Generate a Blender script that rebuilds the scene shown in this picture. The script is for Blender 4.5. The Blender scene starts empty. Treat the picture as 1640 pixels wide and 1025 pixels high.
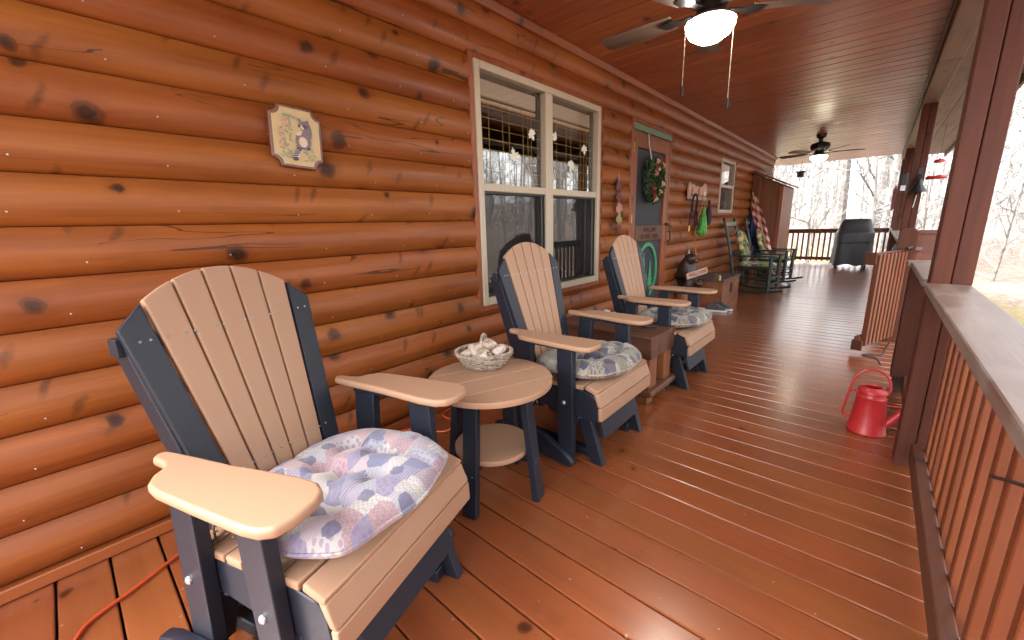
import bpy, bmesh, math, random
from mathutils import Vector, Matrix
R = math.radians
random.seed(7)
scn = bpy.context.scene
COL = scn.collection

# ------------------------------------------------------------------ camera
cam_d = bpy.data.cameras.new('camera'); cam = bpy.data.objects.new('camera', cam_d); COL.objects.link(cam)
cam_d.sensor_width = 36; cam_d.lens = 14.195; cam_d.clip_start = .02; cam_d.clip_end = 600
yaw, pit, rol = -.7316, -.2279, -.0291
fwd = Vector((math.sin(yaw)*math.cos(pit), math.cos(yaw)*math.cos(pit), math.sin(pit)))
rt = Vector((math.cos(yaw), -math.sin(yaw), 0)); up = rt.cross(fwd)
r2 = rt*math.cos(rol)+up*math.sin(rol); u2 = -rt*math.sin(rol)+up*math.cos(rol)
m = Matrix((r2, u2, -fwd)).transposed().to_4x4(); m.translation = Vector((2.0804, -.0704, 1.1989))
cam.matrix_world = m
scn.camera = cam
# ------------------------------------------------------------------ world, sun, exposure (overcast winter day, exposed for the porch)
SUN_EL, SUN_AZ = 58, 236        # azimuth clockwise from +Y
W = bpy.data.worlds.new('World'); scn.world = W; W.use_nodes = True
nt = W.node_tree; bg = nt.nodes['Background']
sky = nt.nodes.new('ShaderNodeTexSky'); sky.sky_type = 'NISHITA'; sky.sun_disc = False
sky.sun_elevation = R(SUN_EL); sky.sun_rotation = R(SUN_AZ); sky.air_density = 1.0; sky.dust_density = 4.0; sky.ozone_density = 1.0
hs = nt.nodes.new('ShaderNodeHueSaturation'); hs.inputs['Saturation'].default_value = .12
nt.links.new(sky.outputs[0], hs.inputs['Color']); nt.links.new(hs.outputs[0], bg.inputs[0])
bg.inputs[1].default_value = .15
sun_d = bpy.data.lights.new('sun', 'SUN'); sun_d.energy = 1.5; sun_d.angle = R(40); sun_d.color = (1, .97, .92)
sun = bpy.data.objects.new('sun', sun_d); COL.objects.link(sun)
sd = Vector((math.sin(R(SUN_AZ))*math.cos(R(SUN_EL)), math.cos(R(SUN_AZ))*math.cos(R(SUN_EL)), math.sin(R(SUN_EL))))
sun.rotation_euler = (-sd).to_track_quat('-Z', 'Y').to_euler(); sun.location = (-20, -15, 30)
scn.view_settings.view_transform = 'Standard'; scn.view_settings.look = 'None'
scn.view_settings.exposure = 3.8; scn.view_settings.gamma = 1
scn.cycles.max_bounces = 8; scn.cycles.diffuse_bounces = 5; scn.cycles.glossy_bounces = 3
scn.cycles.transparent_max_bounces = 10; scn.cycles.caustics_reflective = False; scn.cycles.caustics_refractive = False
scn.cycles.sample_clamp_indirect = 6

# ------------------------------------------------------------------ materials
class NT:
    def __init__(s, name):
        s.m = bpy.data.materials.new(name); s.m.use_nodes = True
        s.t = s.m.node_tree; s.p = s.t.nodes['Principled BSDF']; s.out = s.t.nodes['Material Output']
    def n(s, typ, ins=None, **kw):
        nd = s.t.nodes.new('ShaderNode'+typ)
        for k, v in kw.items(): setattr(nd, k, v)
        for k, v in (ins or {}).items():
            if hasattr(v, 'is_output') or isinstance(v, bpy.types.NodeSocket): s.t.links.new(v, nd.inputs[k])
            else: nd.inputs[k].default_value = v
        return nd
    def ma(s, op, a, b=None, c=None, clamp=False):
        ins = {0: a}
        if b is not None: ins[1] = b
        if c is not None: ins[2] = c
        return s.n('Math', ins, operation=op, use_clamp=clamp).outputs[0]
    def mix(s, f, a, b, blend='MIX'):
        nd = s.n('Mix', {0: f, 6: a, 7: b}, data_type='RGBA', blend_type=blend); return nd.outputs[2]
    def ramp(s, f, stops):
        nd = s.n('ValToRGB', {0: f}); cr = nd.color_ramp
        while len(cr.elements) < len(stops): cr.elements.new(.5)
        for e, (p, c) in zip(cr.elements, stops):
            e.position = p; e.color = (*c, 1) if len(c) == 3 else c
        return nd.outputs[0]
    def noise(s, vec, scale, detail=3, rough=.5):
        return s.n('TexNoise', {'Vector': vec, 'Scale': scale, 'Detail': detail, 'Roughness': rough}).outputs[0]
    def set(s, **kw):
        for k, v in kw.items():
            k = {'base': 'Base Color', 'rough': 'Roughness', 'spec': 'Specular IOR Level', 'metal': 'Metallic', 'coat': 'Coat Weight', 'coatr': 'Coat Roughness', 'sheen': 'Sheen Weight'}[k]
            if isinstance(v, bpy.types.NodeSocket): s.t.links.new(v, s.p.inputs[k])
            else: s.p.inputs[k].default_value = (*v, 1) if isinstance(v, tuple) and len(v) == 3 else v
    def bump(s, h, strength, dist=.01):
        b = s.n('Bump', {'Height': h, 'Strength': strength, 'Distance': dist}); s.t.links.new(b.outputs[0], s.p.inputs['Normal'])
    def coords(s, spread=40.):
        tc = s.n('TexCoord').outputs['Object']; oi = s.n('ObjectInfo').outputs['Random']
        cmb = s.n('CombineXYZ', {0: s.ma('MULTIPLY', oi, spread), 1: s.ma('MULTIPLY', oi, spread*1.7), 2: s.ma('MULTIPLY', oi, spread*.61)})
        return s.n('VectorMath', {0: tc, 1: cmb.outputs[0]}, operation='ADD').outputs[0], oi
c4 = lambda c: (*c, 1)

def wood(name, dark, light, knot=None, axis=1, knots=.55, kscale=3.2, kr=.018, across=2, rough=.4, spec=.5, coat=0., gs=1., tint=.25, wear=None, bump=.25, grain=1., streak=(.35, .65), slash=False, specks=False):
    k = NT(name); v, oi = k.coords()
    sp = k.n('SeparateXYZ', {0: v}); L = sp.outputs[axis]; A = sp.outputs[across]; Bx = sp.outputs[3-axis-across]
    kv = k.n('CombineXYZ', {0: L, 1: A, 2: 0.}).outputs[0]
    if knots > 0:
        warp = k.n('VectorMath', {0: kv, 1: k.n('VectorMath', {0: k.n('TexNoise', {'Vector': kv, 'Scale': 19., 'Detail': 4.}).outputs[1], 1: (.045, .032, 0)}, operation='MULTIPLY').outputs[0]}, operation='ADD').outputs[0]
        vo = k.n('TexVoronoi', {'Vector': warp, 'Scale': kscale, 'Randomness': 1.}, voronoi_dimensions='2D')
        d = k.ma('DIVIDE', vo.outputs['Distance'], kscale)
        sc = k.n('SeparateColor', {0: vo.outputs['Color']})
        on = k.ma('LESS_THAN', sc.outputs[0], knots)
        rr = k.ma('MULTIPLY_ADD', sc.outputs[1], kr*1.1, kr*.45)
        q = k.ma('DIVIDE', d, rr)
        core = k.ma('MULTIPLY', on, k.ma('MULTIPLY', k.ma('SUBTRACT', 1.0, q), 3.2, clamp=True))
        halo = k.ma('MULTIPLY', on, k.ma('POWER', k.ma('SUBTRACT', 1., k.ma('DIVIDE', d, k.ma('MULTIPLY', rr, 3.8)), clamp=True), 1.6))
        A2 = k.ma('MULTIPLY_ADD', halo, .03, A)
    else:
        A2 = A
    gv = k.n('CombineXYZ', {0: k.ma('MULTIPLY', L, .9*gs), 1: k.ma('MULTIPLY', A2, 16*gs), 2: k.ma('MULTIPLY', Bx, 16*gs)}).outputs[0]
    g = k.noise(gv, 1., 5, .6)
    fv = k.n('CombineXYZ', {0: k.ma('MULTIPLY', L, 5.), 1: k.ma('MULTIPLY', A2, 170), 2: k.ma('MULTIPLY', Bx, 170)}).outputs[0]
    fg = k.noise(fv, 1., 2, .5)
    big = k.noise(v, 1.7, 2, .5)
    gg = k.ma('MULTIPLY_ADD', k.ma('SUBTRACT', fg, .5), .25*grain, k.ma('MULTIPLY_ADD', k.ma('SUBTRACT', big, .5), .5, g))
    col = k.ramp(gg, [(streak[0], dark), (streak[1], light)])
    val = k.ma('MULTIPLY_ADD', k.ma('SUBTRACT', oi, .5), tint, 1.)
    col = k.n('HueSaturation', {'Hue': k.ma('MULTIPLY_ADD', k.ma('FRACT', k.ma('MULTIPLY', oi, 7.3)), .008, .496), 'Saturation': 1., 'Value': val, 'Color': col}).outputs[0]
    if knots > 0:
        kc = knot or tuple(x*.22 for x in dark)
        col = k.mix(k.ma('MULTIPLY', halo, .55), col, c4(tuple(x*.55 for x in dark)))
        ring = k.ma('MULTIPLY', on, k.ma('MULTIPLY', k.ma('SUBTRACT', 1.5, q), 3., clamp=True))
        col = k.mix(k.ma('MULTIPLY', ring, .7), col, c4(tuple(x*.34 for x in dark)))
        inner = k.mix(k.ma('MULTIPLY', k.ma('SUBTRACT', k.noise(kv, 70., 3, .6), .38), 3., clamp=True), c4(kc), c4(tuple(x*.3 for x in dark)))
        col = k.mix(k.ma('MULTIPLY', core, k.ma('MULTIPLY_ADD', sc.outputs[2], .45, .5)), col, inner)
    if slash:
        rv = k.n('VectorRotate', {'Vector': k.n('VectorMath', {0: warp, 1: (13.7, 4.1, 0)}, operation='ADD').outputs[0], 'Axis': (0, 0, 1), 'Angle': R(-62)}).outputs[0]
        vs_ = k.n('TexVoronoi', {'Vector': k.n('VectorMath', {0: rv, 1: (1.6, 5.2, 1)}, operation='MULTIPLY').outputs[0], 'Scale': 1.9, 'Randomness': 1.}, voronoi_dimensions='2D'); c_ = k.n('SeparateColor', {0: vs_.outputs['Color']})
        sm = k.ma('MULTIPLY', k.ma('LESS_THAN', c_.outputs[0], .38), k.ma('MULTIPLY', k.ma('SUBTRACT', .17, vs_.outputs['Distance']), 9., clamp=True))
        sm = k.ma('MULTIPLY', sm, k.ma('MULTIPLY_ADD', fg, .9, .15))
        col = k.mix(k.ma('MULTIPLY', sm, .85, clamp=True), col, c4(tuple(x*.16 for x in dark)))
        cn = k.noise(k.n('CombineXYZ', {0: k.ma('MULTIPLY', L, .55), 1: k.ma('MULTIPLY', A, 7.), 2: 3.3}).outputs[0], 1., 3, .5)
        cm = k.ma('MULTIPLY', k.ma('LESS_THAN', k.ma('ABSOLUTE', k.ma('SUBTRACT', cn, .5)), .0035), k.ma('GREATER_THAN', k.noise(v, .9, 1, .5), .56))
        col = k.mix(k.ma('MULTIPLY', cm, .8), col, c4(tuple(x*.2 for x in dark)))
        # darker stain pooled in drifts
        dn = k.noise(k.n('CombineXYZ', {0: k.ma('MULTIPLY', L, 2.2), 1: k.ma('MULTIPLY', A, 6.), 2: 9.}).outputs[0], 1., 4, .6)
        col = k.mix(k.ma('MULTIPLY', k.ma('SUBTRACT', dn, .55, clamp=True), 1.6, clamp=True), col, c4(tuple(x*.5 for x in dark)))
    if specks:
        sv = k.n('TexVoronoi', {'Vector': kv, 'Scale': 17., 'Randomness': 1.}, voronoi_dimensions='2D'); s_ = k.n('SeparateColor', {0: sv.outputs['Color']})
        spk = k.ma('MULTIPLY', k.ma('LESS_THAN', sv.outputs['Distance'], k.ma('MULTIPLY', s_.outputs[1], .075)), k.ma('LESS_THAN', s_.outputs[0], .08))
        col = k.mix(k.ma('MULTIPLY', spk, .65), col, (.42, .30, .22, 1))
        st2 = k.noise(v, 4.5, 4, .65); col = k.mix(k.ma('MULTIPLY', k.ma('SUBTRACT', st2, .58, clamp=True), 3.5, clamp=True), col, c4(tuple(x*.62 for x in dark)))
    if wear:
        wn = k.noise(v, wear[1], 5, .65); wm = k.ma('MULTIPLY', k.ma('SUBTRACT', wn, wear[2], clamp=True), wear[3], clamp=True)
        col = k.mix(wm, col, c4(wear[0]))
        rg = k.ma('MULTIPLY_ADD', wm, .25, rough)
    else:
        rg = k.ma('MULTIPLY_ADD', k.ma('SUBTRACT', big, .5), .25, rough)
    k.set(base=col, rough=rg, spec=spec, coat=coat)
    if coat: k.set(coatr=.2 if coat > .5 else .2)
    k.bump(k.ma('ADD', k.ma('MULTIPLY', g, .6), k.ma('MULTIPLY', fg, .4)), bump, .004)
    return k.m

def plain(name, col, rough=.5, spec=.5, metal=0., var=.12, vs=30., bump=.0, bs=200., coat=0., sheen=0., col2=None):
    k = NT(name); v, oi = k.coords()
    n1 = k.noise(v, vs, 4, .6)
    c2 = col2 or tuple(max(0, x*(1-var*2.2)) for x in col)
    k.set(base=k.ramp(n1, [(.3, c2), (.65, col)]), rough=k.ma('MULTIPLY_ADD', k.ma('SUBTRACT', n1, .5), .2, rough), spec=spec, metal=metal, coat=coat, sheen=sheen)
    if bump: k.bump(k.noise(v, bs, 3, .6), bump, .002)
    return k.m

def emit(name, col, s):
    k = NT(name); k.set(base=col); k.p.inputs['Emission Color'].default_value = c4(col); k.p.inputs['Emission Strength'].default_value = s; return k.m

def fabric(name, pal, accent, scale=9., spots=True, dark=(.05, .05, .12)):
    k = NT(name); v = k.n('TexCoord').outputs['Object']
    wv = k.n('VectorMath', {0: v, 1: k.n('VectorMath', {0: k.n('TexNoise', {'Vector': v, 'Scale': 9., 'Detail': 2.}).outputs[1], 1: (.022, .022, .0)}, operation='MULTIPLY').outputs[0]}, operation='ADD').outputs[0]
    vo = k.n('TexVoronoi', {'Vector': wv, 'Scale': scale, 'Randomness': .85}, voronoi_dimensions='2D', distance='CHEBYCHEV')
    sc = k.n('SeparateColor', {0: vo.outputs['Color']})
    st = [((i+.02)/len(pal), c) for i, c in enumerate(pal)]
    nd = k.n('ValToRGB', {0: sc.outputs[0]}); nd.color_ramp.interpolation = 'CONSTANT'
    cr = nd.color_ramp
    while len(cr.elements) < len(st): cr.elements.new(.5)
    for e, (p, c) in zip(cr.elements, st): e.position = p; e.color = c4(c)
    col = nd.outputs[0]
    # prints inside the patches: fine checks, stripes, dots
    ck = k.n('TexChecker', {'Vector': v, 'Scale': 130.}).outputs[1]
    wa = k.n('TexWave', {'Vector': wv, 'Scale': 42., 'Distortion': 3., 'Detail': 2., 'Detail Scale': 1.5}).outputs[1]
    do = k.ma('LESS_THAN', k.n('TexVoronoi', {'Vector': v, 'Scale': 62., 'Randomness': .5}, voronoi_dimensions='2D').outputs['Distance'], .33)
    m1 = k.ma('MULTIPLY', ck, k.ma('LESS_THAN', sc.outputs[1], .3))
    m2 = k.ma('MULTIPLY', k.ma('GREATER_THAN', wa, .62), k.ma('GREATER_THAN', sc.outputs[1], .55))
    m3 = k.ma('MULTIPLY', do, k.ma('COMPARE', sc.outputs[1], .42, .12))
    col = k.mix(k.ma('MULTIPLY', m1, .35), col, c4(accent[0])); col = k.mix(k.ma('MULTIPLY', m2, .5), col, c4(accent[1])); col = k.mix(k.ma('MULTIPLY', m3, .6), col, c4(accent[2]))
    if spots:
        v2 = k.n('TexVoronoi', {'Vector': wv, 'Scale': scale*.7, 'Randomness': 1.}, voronoi_dimensions='2D'); s2 = k.n('SeparateColor', {0: v2.outputs['Color']})
        sh = k.ma('MULTIPLY', k.ma('LESS_THAN', v2.outputs['Distance'], k.ma('MULTIPLY_ADD', k.noise(v, 25., 2, .5), .5, .0)), k.ma('LESS_THAN', s2.outputs[0], .38))
        col = k.mix(k.ma('MULTIPLY', sh, .8), col, c4(dark))
    k.set(base=col, rough=.9, spec=.2, sheen=.25)
    k.bump(k.ma('ADD', k.noise(v, 420., 2, .5), k.ma('MULTIPLY', k.noise(v, 22., 3, .6), 3.)), .35, .003)
    return k.m

def glass(name, tint=(.94, .935, .92), boost=2.8):
    k = NT(name); k.t.nodes.remove(k.p)
    fr = k.ma('MULTIPLY', k.ma('MULTIPLY', k.n('Fresnel', {'IOR': 1.5}).outputs[0], boost, clamp=True), k.ma('SUBTRACT', 1., k.n('NewGeometry').outputs['Backfacing']))
    tr = k.n('BsdfTransparent', {0: c4(tint)}); gl = k.n('BsdfGlossy', {0: (1, 1, 1, 1), 'Roughness': .01})
    mx = k.n('MixShader', {0: fr, 1: tr.outputs[0], 2: gl.outputs[0]}); k.t.links.new(mx.outputs[0], k.out.inputs[0]); return k.m

def mesh_screen(name, col=(.012, .012, .014), op=.2):
    k = NT(name); k.set(base=col, rough=.6); tr = k.n('BsdfTransparent')
    mx = k.n('MixShader', {0: op, 1: tr.outputs[0], 2: k.p.outputs[0]}); k.t.links.new(mx.outputs[0], k.out.inputs[0]); return k.m

M = {}
M['log'] = wood('log_stain', (.175, .0435, .0072), (.28, .083, .0145), knot=(.0075, .0040, .0042), axis=1, across=2, knots=.62, kscale=3.3, kr=.021, rough=.5, spec=.35, coat=.04, tint=.14, bump=.18, streak=(.28, .72), slash=True)
M['trim'] = wood('trim_stain', (.175, .041, .009), (.26, .070, .016), axis=1, across=2, knots=.3, rough=.45, tint=.2, bump=.15)
M['trimz'] = wood('trim_stain_upright', (.175, .041, .009), (.26, .070, .016), axis=2, across=1, knots=.3, rough=.45, tint=.2, bump=.15)
M['deck'] = wood('deck_stain', (.185, .048, .015), (.25, .069, .0225), axis=0, across=1, knots=.22, kscale=2.4, kr=.011, rough=.28, spec=.6, coat=1., tint=.17, wear=((.20, .085, .048), 14., .60, 1.6), bump=.10, specks=True, gs=.9, streak=(.25, .75))
M['ceil'] = wood('ceiling_stain', (.26, .067, .024), (.38, .110, .038), axis=0, across=1, knots=.5, kscale=3., kr=.014, rough=.33, coat=.15, tint=.18, bump=.12)
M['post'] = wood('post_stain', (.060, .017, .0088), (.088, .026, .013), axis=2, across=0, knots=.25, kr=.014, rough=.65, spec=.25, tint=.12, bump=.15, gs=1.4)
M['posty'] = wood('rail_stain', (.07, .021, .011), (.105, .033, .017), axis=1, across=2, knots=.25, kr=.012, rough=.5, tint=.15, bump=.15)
M['postx'] = wood('rail_stain_cross', (.10, .027, .012), (.145, .041, .018), axis=0, across=2, knots=.2, kr=.012, rough=.5, tint=.15, bump=.15)
M['baluster'] = wood('baluster_stain', (.115, .029, .0095), (.17, .044, .014), axis=2, across=1, knots=.15, kr=.008, rough=.42, tint=.28, bump=.12)
M['cap'] = wood('weathered_cap', (.12, .066, .047), (.20, .135, .105), axis=1, across=0, knots=.25, kr=.011, rough=.38, tint=.1, wear=((.27, .22, .20), 6., .48, 2.6), bump=.2)
M['beam'] = wood('weathered_beam', (.11, .046, .025), (.19, .095, .055), axis=1, across=0, knots=.3, rough=.55, tint=.15, wear=((.20, .135, .10), 5., .5, 2.), bump=.3)
M['timber'] = wood('rough_timber', (.07, .023, .010), (.13, .048, .022), axis=0, across=1, knots=.4, rough=.5, tint=.3, wear=((.11, .07, .058), 7., .52, 2.), bump=.4)
M['timberz'] = wood('rough_timber_upright', (.13, .040, .011), (.22, .075, .022), axis=2, across=1, knots=.5, rough=.45, tint=.25, bump=.3)
M['chest'] = wood('chest_wood', (.14, .042, .012), (.235, .08, .022), axis=1, across=2, knots=.6, kr=.02, rough=.45, tint=.2, bump=.2)
M['cab'] = wood('cabinet_plywood', (.12, .036, .012), (.185, .06, .020), axis=2, across=0, knots=.1, rough=.5, tint=.2, bump=.15)
M['blade'] = wood('fan_blade_wood', (.075, .045, .032), (.16, .105, .08), axis=0, across=1, knots=0, rough=.5, tint=.1, bump=.1)
M['plaquewood'] = wood('plaque_wood', (.07, .018, .008), (.17, .045, .018), axis=2, across=1, knots=0, rough=.3, tint=.1, coat=.4)
M['tan'] = plain('tan_poly_lumber', (.345, .200, .122), .48, .4, var=.03, vs=300., bump=.12, bs=350.)
M['navy'] = plain('navy_poly_lumber', (.0105, .0135, .023), .42, .4, var=.08, vs=120., bump=.12, bs=300.)
M['steel'] = plain('steel_bolt', (.5, .5, .52), .35, metal=.9, var=.1)
M['brass'] = plain('brass', (.6, .4, .12), .35, metal=.9)
M['black'] = plain('black_metal', (.012, .012, .014), .45, var=.2, vs=40.)
M['bronze'] = plain('dark_bronze', (.018, .015, .016), .35, metal=.3, var=.2)
M['cream'] = plain('cream_vinyl', (.47, .40, .30), .45, var=.03)
M['dark'] = plain('dark_interior', (.03, .022, .018), .8)
M['room'] = plain('room_wall', (.12, .075, .05), .8)
M['under'] = plain('dark_joist', (.035, .018, .012), .8)
M['orange'] = plain('orange_rubber', (.48, .062, .017), .45, var=.05)
M['red'] = plain('red_enamel', (.46, .020, .022), .48, .5, var=.06, vs=14., bump=.03, bs=60., coat=.15)
M['wicker'] = plain('whitewashed_wicker', (.44, .34, .26), .75, var=.35, vs=60., bump=.4, bs=250.)
M['shell'] = plain('shell', (.58, .46, .38), .55, var=.22, vs=55., bump=.4, bs=120.)
M['shell2'] = plain('bone_shell', (.50, .40, .29), .6, var=.25, vs=70., bump=.4, bs=120.)
M['tie'] = plain('cushion_tie', (.23, .17, .13), .9, var=.15)
M['green'] = plain('green_paint', (.05, .30, .14), .45, var=.1)
M['sage'] = plain('sage_header', (.16, .25, .17), .5, var=.15)
M['dkgreen'] = plain('green_rocker_paint', (.010, .034, .030), .4, var=.15, vs=40.)
M['bear'] = plain('carved_bear_wood', (.050, .026, .018), .5, var=.35, vs=26., bump=.6, bs=60.)
M['muzzle'] = plain('bear_muzzle', (.18, .07, .03), .5, var=.2)
M['signpink'] = plain('sign_board', (.50, .30, .22), .6, var=.12)
M['yellowwood'] = plain('pale_wood', (.58, .40, .18), .6, var=.12)
M['ink'] = plain('dark_lettering', (.06, .02, .015), .7)
M['slate'] = plain('slate_lid', (.10, .075, .07), .45, var=.25, vs=9., bump=.3, bs=60.)
M['grillcover'] = plain('grill_cover_cloth', (.030, .032, .038), .5, .5, var=.12, vs=12., bump=.3, bs=25.)
M['white'] = plain('white_paint', (.62, .60, .57), .5, var=.04)
M['cordw'] = plain('pale_cord', (.7, .55, .42), .7)
M['glass'] = glass('window_glass')
M['screen'] = mesh_screen('insect_screen')
M['doorscreen'] = mesh_screen('door_screen', (.035, .038, .05), .8)
M['lamp'] = emit('lit_lamp_glass', (1, .94, .82), 4.)
M['lamp2'] = emit('warm_lamp_glass', (1, .90, .66), 1.2)
M['bark'] = plain('winter_bark', (.17, .15, .135), .9, var=.35, vs=8., bump=.5, bs=30.)
M['bark2'] = plain('grey_beech_bark', (.25, .23, .215), .9, var=.25, vs=6., bump=.3, bs=20.)
M['twig'] = plain('pale_twigs', (.24, .225, .215), .9, var=.35, vs=1.5)
M['leafgreen'] = plain('evergreen_leaf', (.05, .11, .03), .6, var=.4, vs=50.)
M['leafred'] = plain('wine_leaf', (.16, .03, .03), .6, var=.3)
M['leafpink'] = plain('dusty_pink_leaf', (.50, .24, .18), .6, var=.15)
M['leafolive'] = plain('olive_leaf', (.30, .27, .09), .6, var=.15)
M['rose'] = plain('cream_rose', (.62, .45, .25), .7, var=.2)
M['rosered'] = plain('red_rose', (.35, .02, .03), .7, var=.2)
M['pinksilk'] = plain('pink_blossom', (.58, .24, .22), .7, var=.2)
M['lime'] = plain('green_net', (.10, .42, .06), .6, var=.25)
M['cloth'] = plain('black_cloth', (.012, .012, .02), .8)
M['rust'] = plain('rust_orange_cord', (.55, .16, .03), .7)
M['clay'] = plain('aubergine_pot', (.045, .02, .03), .55)
M['clear'] = glass('clear_plastic', (.97, .95, .95), 1.2)
M['frost'] = plain('etched_leaf', (.72, .70, .60), .5, var=.06)
M['sneaker'] = plain('grey_canvas', (.07, .07, .08), .85)
M['plaque'] = plain('plaque_print', (.50, .375, .19), .5, var=.05)
M['rac1'] = plain('raccoon_grey', (.22, .17, .19), .6, var=.25, vs=150.)
M['rac2'] = plain('raccoon_dark', (.085, .07, .10), .6, var=.2, vs=150.)
M['rac3'] = plain('raccoon_light', (.62, .50, .36), .6, var=.1)
M['dgreen'] = plain('painted_leaf', (.28, .31, .19), .6, var=.2, vs=200.)
M['dpink'] = plain('painted_blossom', (.58, .32, .22), .6, var=.15, vs=200.)
M['cush1'] = fabric('pastel_patchwork', [(.40, .36, .35), (.24, .21, .29), (.36, .24, .25), (.43, .40, .37), (.17, .17, .26), (.35, .27, .30), (.30, .29, .33)], [(.14, .15, .19), (.42, .39, .36), (.19, .15, .24)], 17., True, (.10, .095, .165))
M['cush2'] = fabric('navy_khaki_patchwork', [(.27, .25, .20), (.055, .058, .09), (.22, .20, .15), (.33, .31, .26), (.075, .07, .085), (.19, .18, .12), (.13, .10, .105)], [(.05, .05, .09), (.07, .055, .07), (.07, .04, .07)], 21., True, (.06, .06, .13))
M['floral'] = fabric('green_yellow_floral', [(.10, .13, .035), (.34, .26, .045), (.04, .08, .04), (.38, .34, .22), (.07, .10, .07)], [(.04, .08, .04), (.5, .42, .1), (.3, .08, .12)], 14., True, (.03, .06, .04))

def flag_mat():
    k = NT('flag_cloth'); v = k.n('TexCoord').outputs['Object']; sp = k.n('SeparateXYZ', {0: v})
    s = k.ma('FRACT', k.ma('MULTIPLY_ADD', sp.outputs[2], 7., k.ma('MULTIPLY', sp.outputs[0], 5.)))
    col = k.mix(k.ma('GREATER_THAN', s, .5), (.55, .5, .47, 1), (.42, .03, .04, 1))
    blue = k.ma('LESS_THAN', k.ma('ADD', sp.outputs[0], k.ma('MULTIPLY', sp.outputs[2], .28)), .36)
    col = k.mix(blue, col, (.02, .03, .10, 1))
    k.set(base=col, rough=.8); return k.m
M['flag'] = flag_mat()

def ground_mat():
    k = NT('leaf_litter_and_lawn'); v = k.n('TexCoord').outputs['Object']
    n1 = k.noise(v, 6., 6, .7); n2 = k.noise(v, 45., 3, .6); n3 = k.noise(v, .35, 3, .5)
    lit = k.ramp(k.ma('MULTIPLY_ADD', k.ma('SUBTRACT', n2, .5), .7, n1), [(.3, (.065, .047, .036)), (.5, (.13, .10, .082)), (.7, (.20, .17, .148))])
    gr = k.ramp(n2, [(.3, (.11, .085, .040)), (.7, (.19, .16, .085))])
    sp = k.n('SeparateXYZ', {0: v})
    mk = k.ma('MULTIPLY', k.ma('SUBTRACT', k.ma('MULTIPLY_ADD', n3, 4., 4.6), k.ma('ADD', sp.outputs[0], k.ma('MULTIPLY', k.ma('ABSOLUTE', k.ma('SUBTRACT', sp.outputs[1], 10.)), .35))), .5, clamp=True)
    k.set(base=k.mix(mk, lit, gr), rough=.95, spec=.1); k.bump(n2, .8, .05); return k.m
M['ground'] = ground_mat()

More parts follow.
